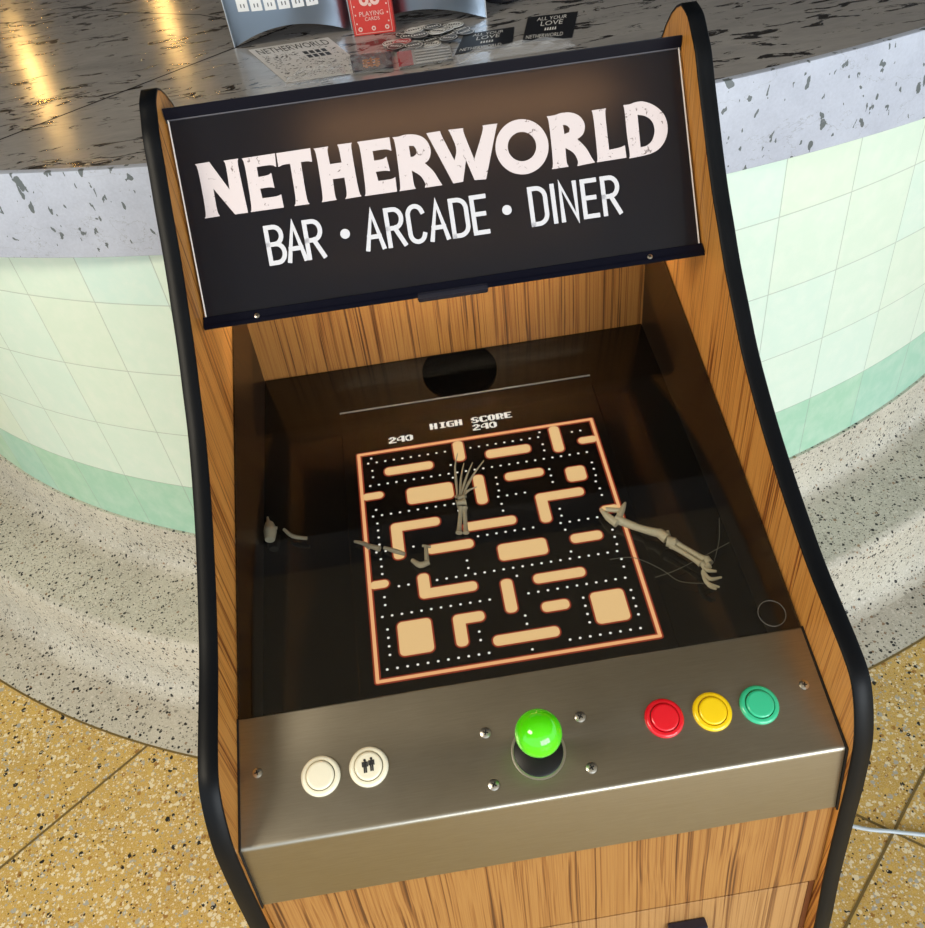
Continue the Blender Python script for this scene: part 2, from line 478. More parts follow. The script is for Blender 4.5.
# a plain made-up dot maze: unit = one cell
U = .2885 / 28
MX0, MS1 = -.1395, .3590           # left edge and top edge (distance up the bezel)
UY = .2985 / 31
def cell(x, y, h): return bz(MX0 + x * U, MS1 - y * UY, h)
pic = MB()
def rrect(x0, y0, x1, y1, r, h, mat, n=5):
    r = min(r, (x1 - x0) / 2, (y1 - y0) / 2); p = []
    for cx, cy, a in ((x1 - r, y1 - r, 0), (x0 + r, y1 - r, 90), (x0 + r, y0 + r, 180), (x1 - r, y0 + r, 270)):
        for k in range(n + 1):
            t = math.radians(a + 90 * k / n); p.append(cell(cx + r * math.cos(t), cy + r * math.sin(t), h))
    pic.face(p, mat)
H0 = .0044
bars = []
def bar(x0, y0, x1, y1, r=.5):
    rrect(x0 - .17, y0 - .17, x1 + .17, y1 + .17, r + .17, H0, M['redline'])
    bars.append((x0, y0, x1, y1, r))
# border, drawn as four thin bars
for q in ((0, 0, 28, .36), (0, 30.64, 28, 31), (0, 0, .36, 31), (27.64, 0, 28, 31)): bar(*q, .16)
for q in [
    (3, 2.9, 8.6, 4.1), (11.2, .4, 12.4, 3.6), (14.8, 2.6, 20, 3.9), (22.6, .4, 23.8, 4.6), (25.6, 2.9, 27.8, 3.9),
    (.2, 6.4, 2.6, 7.4), (5.2, 6.6, 10.4, 9.0), (12.8, 6.2, 14, 10.6), (16.4, 6.6, 20.8, 7.8), (23.2, 7.2, 25.4, 9.4),
    (3, 11.4, 4.2, 16.4), (3, 11.4, 8.4, 12.6), (10.8, 12.9, 16.6, 14.1), (19.2, 10.4, 20.4, 14.6), (19.2, 10.4, 24.6, 11.6), (25.8, 13.6, 27.8, 14.6),
    (6.6, 15.2, 11.6, 16.4), (.2, 18.8, 2.2, 19.8), (14, 16.6, 19.2, 18.8), (21.8, 16.8, 25.2, 18),
    (5.2, 18.8, 6.4, 22), (5.2, 20.8, 11.2, 22), (13.6, 21.2, 14.8, 25.4), (17, 21.2, 22.4, 22.4),
    (2.6, 24.4, 6, 28.4), (8.2, 24.6, 9.4, 28.4), (8.2, 24.6, 11.4, 25.8), (11.8, 27.8, 18.4, 29), (17.2, 24.8, 20, 26), (22.2, 24.6, 25.6, 28.4)]:
    bar(*q)
for k, (x0, y0, x1, y1, r) in enumerate(bars):
    big = (x1 - x0) > 2 and (y1 - y0) > 2 and k > 3
    rrect(x0, y0, x1, y1, r, H0 + .0004, M['sand'] if k > 3 else M['peach'])
def clear(x, y): return min(math.hypot(max(x0 - x, 0, x - x1), max(y0 - y, 0, y - y1)) for x0, y0, x1, y1, r in bars)
dots = set()
for yy in (1.75, 5.3, 9.9, 15.0, 19.9, 23.4, 29.6):
    for i in range(27): dots.add((1.2 + i, yy))
for xx in (1.6, 11.0 - .4, 15.4, 21.5, 26.4):
    for i in range(30): dots.add((xx, 1.0 + i))
kept = []
for x, y in sorted(dots):
    if clear(x, y) > .62 and all(math.hypot(x - a, y - b) > .8 for a, b in kept):
        kept.append((x, y)); rrect(x - .14, y - .14, x + .14, y + .14, .14, H0 + .0002, M['dot'], 2)
# the score lettering, in 8-by-8 cells
FONT = {'H': ['11.11', '11.11', '11.11', '11111', '11.11', '11.11', '11.11'], 'I': ['.1111', '..11.', '..11.', '..11.', '..11.', '..11.', '.1111'],
        'G': ['.1111', '11...', '11...', '11.11', '11..1', '11..1', '.1111'], 'S': ['.111.', '11..1', '11...', '.111.', '...11', '1..11', '.111.'],
        'C': ['.1111', '11..1', '11...', '11...', '11...', '11..1', '.1111'], 'O': ['.111.', '11.11', '11.11', '11.11', '11.11', '11.11', '.111.'],
        'R': ['1111.', '11.11', '11.11', '11.11', '1111.', '11.1.', '11.11'], 'E': ['11111', '11...', '11...', '1111.', '11...', '11...', '11111'],
        '2': ['.111.', '11.11', '...11', '..11.', '.11..', '11...', '11111'], '4': ['..111', '.1.11', '1..11', '1..11', '11111', '...11', '...11'],
        '0': ['.111.', '11.11', '1..11', '1..11', '1..11', '11.11', '.111.']}
def pix(txt, c0, r0):
    for i, ch in enumerate(txt):
        if ch == ' ': continue
        for j, row in enumerate(FONT[ch]):
            k = 0
            while k < 5:
                if row[k] == '1':
                    e = k
                    while e < 5 and row[e] == '1': e += 1
                    x0 = c0 + i + k * .18; x1 = c0 + i + e * .18; y0 = r0 + j * .140; y1 = y0 + .140
                    pic.face([cell(x0, y1, H0), cell(x1, y1, H0), cell(x1, y0, H0), cell(x0, y0, H0)], M['dot'])
                    k = e
                else: k += 1
pix('HIGH SCORE', 8.9, -3.2); pix('240', 3.85, -1.95); pix('240', 13.9, -1.95)
pic.build('screen_picture', None, mon, fix=False)

# --- control panel: one folded sheet of brushed steel
Cb, Cf, Lp = V((0, -.0311, .9016)), V((0, -.1325, .8704)), V((0, -.1470, .7952))
ce = (Cb - Cf).normalized(); cn = EX.cross(ce).normalized()
le = (Lp - Cf).normalized()
fold = []
r = .0035
for k in range(7):
    t = k / 6; a = Cf + ce * r * (1 - t) * (1 - t) + le * r * t * t
    fold.append((a.y, a.z))
sheet = [(Cb.y, Cb.z)] + fold + [(Lp.y, Lp.z)]
inn = [(y + .0016, z - .0014) for y, z in sheet]
mb = MB(); mb.prism(sheet + inn[::-1], -W + .0018, W - .0022)
cp = mb.build('control_panel', M['steel'], cab, smooth=30)
gk = [(Cb.y + .001, Cb.z - .004), (Cb.y + .001, Cb.z + .0012), (Cf.y - .0015, Cf.z + .0012), (Lp.y - .0022, Lp.z - .002), (Lp.y + .006, Lp.z - .002), (Cf.y + .004, Cf.z - .006)]
for sg in (-1, 1):
    mb = MB(); mb.prism(gk, sg * (W - .0003), sg * (W - .0017)); mb.build('panel_side_strip', M['dark'], cab)  # black plates fill the gap beside the steel sheet
def onp(x, y):
    k = (y - Cf.y) / (Cb.y - Cf.y); return V((x, y, Cf.z + (Cb.z - Cf.z) * k))
def button(x, y, mat, icon=False):
    o = onp(x, y); mb = MB()
    mb.lathe([(.0165, 0), (.0168, .0012), (.0160, .0030), (.0142, .0038), (.0126, .0036), (.0121, .0022), (.0121, .0002)], o, cn, 44)
    b = mb.build('button', mat, cab, smooth=50)
    mb = MB(); mb.lathe([(.0117, .0002), (.0117, .0046), (.0112, .0053), (.0095, .0055), (0, .0052)], o, cn, 44)
    c = mb.build('plunger', mat, b, smooth=50)
    if icon:
        mb = MB()
        for dx, dy in ((-.0026, -.0005), (.0030, .0002)):
            c0 = o + EX * dx + ce * dy
            mb.lathe([(0, .0056), (.0011, .0056), (.0011, .0058), (0, .0058)], c0 + ce * .0052, cn, 14)
            for (u, v, w, h) in ((0, .0021, .0030, .0040), (-.0021, .0019, .0009, .0042), (.0021, .0019, .0009, .0042), (-.0008, -.0024, .0012, .0052), (.0008, -.0024, .0012, .0052)):
                mb.slab([(u - w / 2, v - h / 2), (u + w / 2, v - h / 2), (u + w / 2, v + h / 2), (u - w / 2, v + h / 2)], c0, EX, ce, cn, .0054, .0058)
        mb.build('player_icon', M['icon'], b)
    return b
button(-.1843, -.0868, M['white_p']); button(-.1432, -.0858, M['white_p'], True)
button(.1117, -.0865, M['red_p']); button(.1533, -.0876, M['yellow_p']); button(.1943, -.0884, M['teal_p'])
# joystick, leaning a little towards the player
jb = onp(.0006, -.0958); ball_c = V((-.0004, -.1100, .9367))
mb = MB(); mb.lathe([(.0232, .0003), (.0232, .0012), (.0215, .0016), (.0205, .0014)], jb, cn, 48)
js = mb.build('joystick', M['screw'], cab, smooth=40)
mb = MB(); mb.lathe([(.0208, .0004), (.0208, .0022), (.0195, .0030), (.0075, .0042), (.0058, .012), (0, .012)], jb, cn, 44)
mb.build('dust_washer', flat('washer_black', (.006, .006, .0055), .4, spec=.3), js, smooth=40)
ax = (ball_c - jb); mb = MB(); mb.lathe([(.0048, .004), (.0048, ax.length)], jb, ax, 20); mb.build('shaft', M['dark'], js, smooth=40)
mb = MB(); R = .0188; mb.lathe([(R * math.sin(PI * k / 24) if 0 < k < 24 else 0, -R * math.cos(PI * k / 24)) for k in range(25)], ball_c, ax, 48)
mb.build('ball_top', M['ball'], js, smooth=80)
def screw(o, n_, r, par, mat=None):
    mb = MB(); mb.lathe([(r, .0001), (r * .96, r * .28), (r * .55, r * .46), (0, r * .5)], o, n_, 20, M['screw'])
    a = n_.orthogonal().normalized(); b = n_.cross(a); t = random.random() * PI
    for k in range(2):
        u = a * math.cos(t + k * PI / 2) + b * math.sin(t + k * PI / 2); w = n_.cross(u)
        mb.slab([(-r * .5, -r * .12), (r * .5, -r * .12), (r * .5, r * .12), (-r * .5, r * .12)], o, u, w, n_, r * .3, r * .56, M['dark'])
    return mb.build('screw', None, par, smooth=40)
for x, y, r in ((-.2379, -.076, .0042), (.2377, -.0785, .0042), (-.0412, -.0744, .0048), (.0414, -.0743, .0048), (-.0411, -.1155, .0048), (.0416, -.1151, .0048)):
    screw(onp(x, y), cn, r, cp)

# --- lower front
F0, F1 = V((0, -.1445, .800)), V((0, -.1945, .415))
fe = (F1 - F0).normalized(); fn = fe.cross(EX).normalized(); fn = fn if fn.y < 0 else -fn
def fpt(z): return F0 + fe * ((F0.z - z) / (F0.z - F1.z)) * (F1 - F0).length
def fslab(x0, x1, z0, z1, t0, t1):
    mb = MB(); a, b = fpt(z1), fpt(z0); L_ = (b - a).length
    mb.slab([(x0, 0), (x1, 0), (x1, L_), (x0, L_)], a, EX, fe, fn, t0, t1); return mb
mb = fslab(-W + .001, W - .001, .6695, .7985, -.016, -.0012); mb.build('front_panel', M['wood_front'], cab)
for x0, x1 in ((-W + .001, -.2525 + .005), (.2485, W - .001)):
    fslab(x0, x1, .42, .6695, -.016, -.0035).build('front_stile', flat('stile_brown', (.16, .05, .015), .45), cab)
mb = fslab(-W + .001, W - .001, .42, .6695, -.030, -.0165); mb.build('door_recess', M['dark'], cab)
door = fslab(-.2455, .2465, .43, .6670, -.014, -.0012).build('service_door', wood('zebrano_door', (.13, .047, .015), (.29, .14, .047), (.40, .215, .080)), cab, bevel=.0008)
fslab(.1075, .1455, .600, .6365, -.001, .010).build('door_latch', flat('dark_blue_latch', (.015, .016, .035), .3), door, bevel=.002)
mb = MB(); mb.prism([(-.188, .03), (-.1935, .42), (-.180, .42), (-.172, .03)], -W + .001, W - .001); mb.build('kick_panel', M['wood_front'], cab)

# --- lit sign
S0, S1 = V((0, .29909, 1.10877)), V((0, .40478, 1.26640))
se = (S1 - S0).normalized(); sn = se.cross(EX).normalized(); sn = sn if sn.y < 0 else -sn
SL = (S1 - S0).length
def sp_(x, v, h=0.): return S0 + EX * x + se * v + sn * h
# open light box behind the acrylic
mb = MB()
x0, x1 = -W + .0008, W - .0008
P = lambda v, h: (sp_(0, v, h).y, sp_(0, v, h).z)
mb.prism([P(-.006, -.0016), P(-.006, -.004), (.4795, 1.142), (.4795, 1.146)], x0, x1)
mb.prism([(.4795, 1.146), (.4795, 1.215), (.4765, 1.215), (.4765, 1.146)], x0, x1)
mb.prism([P(SL + .002, -.0016), P(SL - .002, -.004), (.470, 1.238), (.472, 1.241)], x0, x1)
mb.prism([(.470, 1.238), (.472, 1.241), (.4795, 1.217), (.4765, 1.215)], x0, x1)
box = mb.build('sign_light_box', M['black'], cab)
mb = MB(); mb.slab([(-W + .0045, -.004), (W - .0045, -.004), (W - .0045, SL + .002), (-W + .0045, SL + .002)], S0, EX, se, sn, -.0014, 0)
sign = mb.build('sign_panel', M['sign'], box)
for sg in (-1, 1):
    mb = MB(); mb.slab([(sg * (W - .0044), 0), (sg * (W - .0032), 0), (sg * (W - .0032), SL), (sg * (W - .0044), SL)], S0, EX, se, sn, -.0014, .0006)
    mb.build('acrylic_edge', M['edge_clear'], sign)
mb = MB(); mb.slab([(-W + .004, SL - .0012), (W - .004, SL - .0012), (W - .004, SL), (-W + .004, SL)], S0, EX, se, sn, -.001, .0008)
mb.build('acrylic_edge', flat('acrylic_top_edge', (.075, .075, .09), .4), sign)
# black angle strips that hold the acrylic
mb = MB(); T = V((0, .40525, 1.27783))
mb.prism([(S1.y, S1.z), (T.y - .001, T.z), (T.y + .0015, T.z - .0004), (T.y + .012, T.z - .012), (T.y + .008, T.z - .014), (S1.y + .0018, S1.z)], -W + .001, W - .001)
mb.build('top_retainer', M['retainer'], box, bevel=.0005)
mb = MB(); Bt = V((0, .28737, 1.10169))
mb.prism([(S0.y - .001, S0.z + .0012), (Bt.y, Bt.z), (Bt.y + .02, Bt.z + .0015), (Bt.y + .02, Bt.z + .0035), (Bt.y + .003, Bt.z + .003), (S0.y + .001, S0.z)], -W + .0008, W - .0008)
br = mb.build('bottom_retainer', M['retainer'], box, bevel=.0005)
rn = V((0, -(S0.z - Bt.z), S0.y - Bt.y)).normalized(); rn = rn if rn.z > 0 else -rn
mid = (S0 + Bt) / 2
for x in (-.2005, .1985):
    screw(mid + EX * x + rn * .0012, rn, .0028, br)
mb = MB()
for i in range(26):
    pass
mb.box(mid + EX * (-.004) + V((0, -.0035, -.0045)), (.072, .008, .009), rot=Matrix.Rotation(.5, 3, 'X'))
mb.build('tape_strip', flat('crumpled_black_tape', (.012, .013, .022), .25), br, bevel=.003, smooth=30)
# lettering printed on the acrylic
from mathutils.geometry import tessellate_polygon
GLYPHS = [[[[-233.8,146.2],[-219.9,146.4],[-205.3,118.1],[-204.4,142.6],[-206.2,145.6],[-191.6,145.7],[-193.3,142.2],[-191.6,94.1],[-204.4,94.2],[-220.6,121.1],[-221.1,98.8],[-219.2,94.7],[-234.2,94.5],[-231.9,97.8],[-231.6,142.6]]],[[[-188.3,145.3],[-155.7,145.6],[-156.7,132.7],[-160.9,135.7],[-175.4,135.3],[-175.5,125.9],[-166.0,126.2],[-162.5,128.1],[-161.9,113.6],[-166.0,115.0],[-175.8,114.8],[-175.3,105.6],[-161.3,105.3],[-156.5,106.7],[-156.2,94.0],[-189.0,94.2],[-187.1,97.3],[-186.3,140.9]]],[[[-154.4,145.5],[-121.0,145.7],[-121.4,132.7],[-125.8,134.1],[-132.3,134.0],[-132.8,97.1],[-130.5,93.7],[-145.9,93.9],[-143.1,97.2],[-142.9,133.9],[-149.3,134.1],[-154.7,132.4]]],[[[-118.1,144.8],[-103.4,144.9],[-105.0,141.9],[-104.6,128.2],[-93.1,128.2],[-93.4,141.9],[-94.5,145.3],[-80.2,145.2],[-81.7,141.9],[-81.1,97.7],[-79.0,93.8],[-95.4,93.6],[-92.8,96.7],[-92.7,113.8],[-104.2,113.8],[-104.8,97.3],[-103.7,93.9],[-118.8,93.7],[-116.5,97.2],[-116.0,141.3]]],[[[-75.0,145.2],[-43.0,145.2],[-43.0,132.1],[-47.3,134.8],[-61.4,134.6],[-61.2,125.5],[-52.3,125.6],[-48.8,127.6],[-47.4,113.4],[-51.5,114.8],[-61.4,114.8],[-60.3,106.0],[-46.9,105.8],[-43.2,107.3],[-43.7,93.4],[-76.0,93.6],[-73.9,96.7],[-72.8,141.1]]],[[[-40.2,144.8],[-33.8,144.4],[-27.6,145.7],[-18.3,144.7],[-10.3,141.2],[-5.8,134.8],[-4.3,126.4],[-7.8,118.6],[-12.4,116.3],[-5.1,108.3],[-0.6,97.7],[1.6,93.2],[-16.1,93.2],[-14.5,96.3],[-17.7,105.0],[-26.2,111.2],[-26.3,96.3],[-24.7,93.5],[-41.5,93.4],[-39.4,96.5],[-38.1,140.9]],[[-25.4,134.6],[-20.8,133.9],[-18.5,130.3],[-19.2,126.0],[-22.4,123.9],[-25.3,124.0]]],[[[-6.7,144.0],[7.1,144.2],[7.3,141.2],[17.0,114.8],[21.3,124.8],[16.8,140.7],[15.1,144.2],[30.1,143.8],[29.3,141.1],[36.5,113.2],[49.9,140.6],[49.0,143.7],[64.2,143.6],[62.2,139.4],[45.5,92.8],[34.0,93.5],[28.3,113.6],[22.5,93.6],[12.6,93.3],[-5.2,140.5]]],[[[111.4,114.8],[110.5,110.7],[109.0,106.9],[106.9,103.3],[104.3,100.1],[101.2,97.4],[97.7,95.1],[93.8,93.5],[89.8,92.4],[85.7,92.0],[81.5,92.3],[77.4,93.2],[73.5,94.7],[70.0,96.8],[66.8,99.5],[64.0,102.6],[61.8,106.1],[60.1,109.8],[59.1,113.8],[58.7,117.9],[59.0,122.0],[59.9,126.0],[61.4,129.9],[63.5,133.4],[66.2,136.6],[69.3,139.3],[72.7,141.5],[76.5,143.1],[80.5,144.1],[84.6,144.5],[88.8,144.3],[92.8,143.4],[96.7,141.9],[100.2,139.9],[103.4,137.3],[106.2,134.2],[108.4,130.7],[110.1,127.0],[111.2,123.0],[111.6,118.9]],[[99.2,116.7],[98.6,114.0],[97.4,111.5],[95.8,109.3],[93.8,107.4],[91.4,106.0],[88.8,105.1],[86.0,104.7],[83.2,104.8],[80.5,105.4],[78.0,106.6],[75.7,108.2],[73.9,110.2],[72.4,112.6],[71.4,115.1],[71.0,117.8],[71.1,120.6],[71.8,123.2],[72.9,125.7],[74.6,127.9],[76.6,129.7],[79.0,131.1],[81.6,132.1],[84.3,132.5],[87.1,132.4],[89.8,131.8],[92.3,130.6],[94.6,129.0],[96.5,127.0],[97.9,124.7],[98.9,122.1],[99.3,119.4]]],[[[113.3,143.6],[121.3,143.3],[128.0,145.1],[138.8,144.0],[146.8,139.0],[150.5,130.7],[147.8,121.8],[140.8,118.0],[148.4,109.2],[153.4,97.1],[155.6,93.6],[137.5,92.6],[139.1,97.0],[135.9,105.8],[127.9,111.4],[127.1,96.6],[128.8,93.2],[111.7,93.1],[113.9,96.3],[115.0,139.7]],[[128.2,133.3],[131.8,132.8],[134.6,129.2],[133.5,125.8],[128.6,124.4]]],[[[158.2,143.0],[172.7,143.1],[171.2,139.2],[171.1,103.6],[182.8,104.3],[187.3,105.7],[187.4,93.8],[157.3,93.4],[158.8,96.7],[159.4,139.4]]],[[[190.2,143.8],[196.3,143.4],[203.0,145.1],[211.7,144.6],[223.0,138.3],[230.6,129.0],[232.6,117.4],[229.6,106.3],[221.5,97.0],[210.0,93.4],[190.1,92.6],[191.4,96.0],[190.4,112.8],[191.0,139.6]],[[203.3,132.7],[210.1,131.2],[217.1,125.7],[219.3,116.1],[215.5,106.2],[208.8,101.9],[202.7,101.7]]]]
mb = MB()
for gl in GLYPHS:
    loops = []
    for lp in gl:
        P2 = [V((a / 1000, b / 1000)) for a, b in lp]
        for it in range(2):      # round the bowls, keep the sharp corners
            Q = []
            for i, p in enumerate(P2):
                a, c = P2[i - 1], P2[(i + 1) % len(P2)]
                if len(P2) < 60 and (p - a).angle(c - p) < math.radians(46): Q += [p.lerp(a, .25), p.lerp(c, .25)]
                else: Q.append(p)
            P2 = Q
        loops.append([V((p.x, p.y, 0)) for p in P2])
    tri = tessellate_polygon(loops)
    allp = [p for lp in loops for p in lp]
    mb.raw([sp_(p.x, p.y, .0004) for p in allp], [list(t) for t in tri])
distress(M['letter']); mb.build('name_lettering', M['letter'], sign)
def arc(cx, cy, rx, ry, a0, a1, n=10):
    return [(cx + rx * math.cos(math.radians(a0 + (a1 - a0) * k / n)), cy + ry * math.sin(math.radians(a0 + (a1 - a0) * k / n))) for k in range(n + 1)]
GL2 = {   # centre lines in a unit-high box, letter width about .42
 'B': (.43, [[(0, 0), (0, 1), (.2, 1)] + arc(.2, .76, .21, .24, 90, -90) + [(0, .52)], [(.2, .52)] + arc(.21, .26, .22, .26, 90, -90) + [(0, 0)]]),
 'A': (.46, [[(0, 0), (.23, 1), (.46, 0)], [(.08, .32), (.38, .32)]]),
 'R': (.43, [[(0, 0), (0, 1), (.2, 1)] + arc(.2, .74, .22, .26, 90, -90) + [(0, .48)], [(.2, .48), (.43, 0)]]),
 'C': (.42, [arc(.21, .76, .21, .24, 15, 180) + arc(.21, .24, .21, .24, 180, 345)]),
 'D': (.43, [[(0, 0), (0, 1), (.17, 1)] + arc(.17, .74, .26, .26, 90, 0) + arc(.17, .26, .26, .26, 0, -90) + [(0, 0)]]),
 'E': (.36, [[(.36, 1), (0, 1), (0, 0), (.36, 0)], [(0, .52), (.31, .52)]]),
 'I': (0., [[(0, 0), (0, 1)]]),
 'N': (.42, [[(0, 0), (0, 1), (.42, 0), (.42, 1)]])}
def stroke(mb, pts, w, place, mat=None):
    pp = []
    for a, b in pts:
        if not pp or math.hypot(a - pp[-1][0], b - pp[-1][1]) > w * .05: pp.append((a, b))
    pts = [V(p) for p in pp]; Ls, Rs = [], []
    for i, p in enumerate(pts):
        d0 = (p - pts[i - 1]).normalized() if i else None
        d1 = (pts[i + 1] - p).normalized() if i < len(pts) - 1 else None
        if d0 is None or d1 is None:
            d = d1 or d0; nn = V((-d.y, d.x)); k = w / 2
            q = p - d * (w / 2) if d0 is None else p + d * (w / 2)
        else:
            n0, n1 = V((-d0.y, d0.x)), V((-d1.y, d1.x)); nn = (n0 + n1).normalized()
            k = min(w / 2 / max(nn.dot(n0), .3), w * 1.3); q = p
        Ls.append(q + nn * k); Rs.append(q - nn * k)
    for i in range(len(pts) - 1):
        mb.face([place(*Ls[i]), place(*Rs[i]), place(*Rs[i + 1]), place(*Ls[i + 1])], mat)
mb = MB(); CH = .0345; V0 = .0427
def word(txt, xa, xb):
    ws = [GL2[c][0] * CH for c in txt]; lw = .0044
    gap = ((xb - xa - lw) - sum(ws)) / (len(txt) - 1); x = xa + lw / 2
    for c, w in zip(txt, ws):
        for i, s in enumerate(GL2[c][1]):
            stroke(mb, [(a * CH + x, b * CH + V0) for a, b in s], lw, lambda a, b, i=i: sp_(a, b, .0004 + .00015 * i))
        x += w + gap
word('BAR', -.1800, -.1225); word('ARCADE', -.0830, .0425); word('DINER', .0843, .1772)
for dx in (-.1011, .0618):
    mb.face([sp_(dx + .0048 * math.cos(2 * PI * k / 24), .0606 + .0048 * math.sin(2 * PI * k / 24), .0004) for k in range(24)])
mb.build('small_lettering', M['letter_thin'], sign)
# lamp inside the light box
la = bpy.data.lights.new('sign_tube', 'AREA'); la.shape = 'RECTANGLE'; la.size = .30; la.size_y = .012; la.energy = .18; la.color = (1, .80, .66)
lo = bpy.data.objects.new('sign_tube', la); COL.objects.link(lo); lo.parent = cab
lo.location = sp_(.030, .158, -.036); lo.rotation_euler = sn.to_track_quat('-Z', 'Y').to_euler()
lb = bpy.data.lights.new('added_rear_fill', 'AREA'); lb.shape = 'RECTANGLE'; lb.size = .30; lb.size_y = .02; lb.energy = 2.1; lb.color = (1, .86, .66)  # added lamp, put in to brighten the rear wood panel
lo = bpy.data.objects.new('added_rear_fill', lb); COL.objects.link(lo); lo.parent = cab
lo.location = (0, .335, 1.108); lo.rotation_euler = (V((0, .48, 1.06)) - V((0, .335, 1.108))).to_track_quat('-Z', 'Y').to_euler()
for sx in (-1, 1):
    for sy in (-.15, .37):
        mb = MB(); mb.lathe([(.018, .0075 if sx > 0 else -.005), (.018, .02), (.006, .022), (.006, .032)], (sx * .22, sy, 0), (0, 0, 1), 20)
        mb.build('foot', M['black'], cab)
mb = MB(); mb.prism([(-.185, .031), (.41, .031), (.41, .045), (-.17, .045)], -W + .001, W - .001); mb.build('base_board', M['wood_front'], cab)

# ================================================================== SKELETON BITS lying on the bezel under the glass
RM = Matrix.Rotation(ROLL, 4, 'Y'); CL = V((-.9 * math.sin(ROLL), 0, .9 - .9 * math.cos(ROLL)))
def wld(p): return (RM @ V(p)) + CL
def bone_thing(name, label, parts, mat, group=None):
    """parts: (name, [(polyline, radii)...]) in cabinet coordinates"""
    first = wld(parts[0][1][0][0][0]); root = thing(name, label, 'skeleton decoration', first, (0, 0, 0), group)
    for nm, segs in parts:
        mb = MB()
        for pts, rad in segs:
            q = [wld(p) - first + V((0, -.0008, .0045 if mat is M['bone'] else 0)) for p in pts]
            qs = catmull(q, 4) if len(q) > 2 else [q[0].lerp(q[1], k / 6) for k in range(7)]
            if isinstance(rad, (int, float)):
                m = len(qs); rr = [rad * (1 + .55 * (abs(2 * k / (m - 1) - 1)) ** 4) for k in range(m)]
            else:
                m = len(qs); rr = []
                for k in range(m):
                    t = k / (m - 1) * (len(rad) - 1); i = min(int(t), len(rad) - 2); rr.append(rad[i] * (1 - t + i) + rad[i + 1] * (t - i))
            mb.tube(qs, rr, 10)
        mb.build(nm, mat, root, smooth=70)
    return root
A = bone_thing('skeleton_decoration', 'bent ivory plastic skeleton arm under the glass right of the maze screen', [
    ('shoulder_blade', [([(.1245, .1862, .8607), (.1301, .1740, .8590), (.1377, .1634, .8575)], [.0012, .0042, .0050]), ([(.1535, .1889, .8612), (.1478, .1804, .8602), (.1377, .1650, .8577)], [.0012, .0034, .0046]), ([(.130, .184, .8605), (.146, .179, .8600)], [.0026, .0030])]),
    ('upper_arm_bone', [([(.137, .1700, .8585), (.1600, .1530, .8560), (.1800, .1420, .8543)], [.0052, .0040, .0050])]),
    ('elbow_joint', [([(.1775, .1445, .8550), (.1845, .1345, .8535)], [.0050, .0062]), ([(.1830, .1315, .8532), (.1915, .1275, .8526)], [.0058, .0056]), ([(.1880, .1440, .8548), (.1855, .1350, .8536)], [.0016, .0030])]),
    ('forearm_bone', [([(.1905, .1300, .8524), (.2038, .1156, .8501), (.2150, .1030, .8483)], .0028), ([(.1860, .1262, .8519), (.2000, .1102, .8495), (.2095, .0985, .8477)], .0026)]),
    ('wrist_bone', [([(.2171, .1040, .8485), (.2182, .0965, .8478)], [.0040, .0048]), ([(.2110, .0990, .8478), (.2125, .0935, .8470)], [.0032, .0034]), ([(.2175, .0950, .8474), (.2130, .0930, .8468)], [.0040, .0034])]),
    ('finger_bone', [([(.2105, .0935, .8468), (.2149, .0893, .8464), (.2225, .0868, .8460)], [.0022, .0024, .0012])]),
    ('finger_bone', [([(.2092, .0905, .8464), (.2125, .0795, .8449), (.2252, .0790, .8449)], [.0022, .0026, .0012])]),
    ('finger_bone', [([(.2086, .0880, .8460), (.2090, .0752, .8443), (.2194, .0682, .8434)], [.0022, .0025, .0011])]),
    ('finger_bone', [([(.2084, .0860, .8458), (.2098, .0722, .8439), (.2157, .0664, .8431)], [.0018, .0022, .0010])])], M['bone'])
bone_thing('skeleton_decoration', 'broken dim skeleton arm under the glass left of the maze screen', [
    ('shoulder_blade', [([(-.2450, .2404, .8700), (-.2437, .2290, .8685), (-.2440, .2170, .8667)], [.0045, .0076, .0056]), ([(-.2470, .2500, .8705), (-.2440, .2364, .8690), (-.2361, .2322, .8681)], [.0012, .0026, .0020])]),
    ('collar_bone', [([(-.2282, .2293, .8676), (-.2182, .2178, .8660), (-.2025, .2121, .8650)], [.0018, .0024, .0020])]),
    ('upper_arm_bone', [([(-.1500, .1975, .8635), (-.1400, .1930, .8625), (-.1333, .1870, .8615)], [.0014, .0024, .0034]), ([(-.1370, .1905, .8622), (-.1225, .1824, .8612)], [.0022, .0034])]),
    ('forearm_bone', [([(-.1180, .1835, .8610), (-.1060, .1765, .8602), (-.0959, .1709, .8590)], [.0020, .0028, .0020])]),
    ('hand_bone', [([(-.0891, .1619, .8580), (-.0812, .1540, .8568), (-.0712, .1559, .8570)], [.0022, .0036, .0030]), ([(-.0722, .1755, .8600), (-.0732, .1576, .8575)], [.0022, .0028]), ([(-.0760, .1780, .8603), (-.0670, .1747, .8598)], [.0016, .0016])])], M['bone_dim'])
fp_ = [[(-.0312, .236, .8690), (-.0289, .2399, .8692), (-.0273, .26, .8723), (-.0256, .2806, .8754), (-.0200, .2990, .8782)],
       [(-.0270, .236, .8690), (-.0251, .242, .8696), (-.0209, .2631, .8728), (-.0148, .2830, .8757)],
       [(-.0240, .236, .8690), (-.0226, .243, .8697), (-.0136, .2647, .8730), (-.0045, .2820, .8755)],
       [(-.0210, .236, .8690), (-.019, .2437, .8698), (-.0068, .2633, .8728), (.0090, .2825, .8756)],
       [(-.0205, .234, .8688), (-.017, .2419, .8695), (-.0050, .2460, .8701)]]
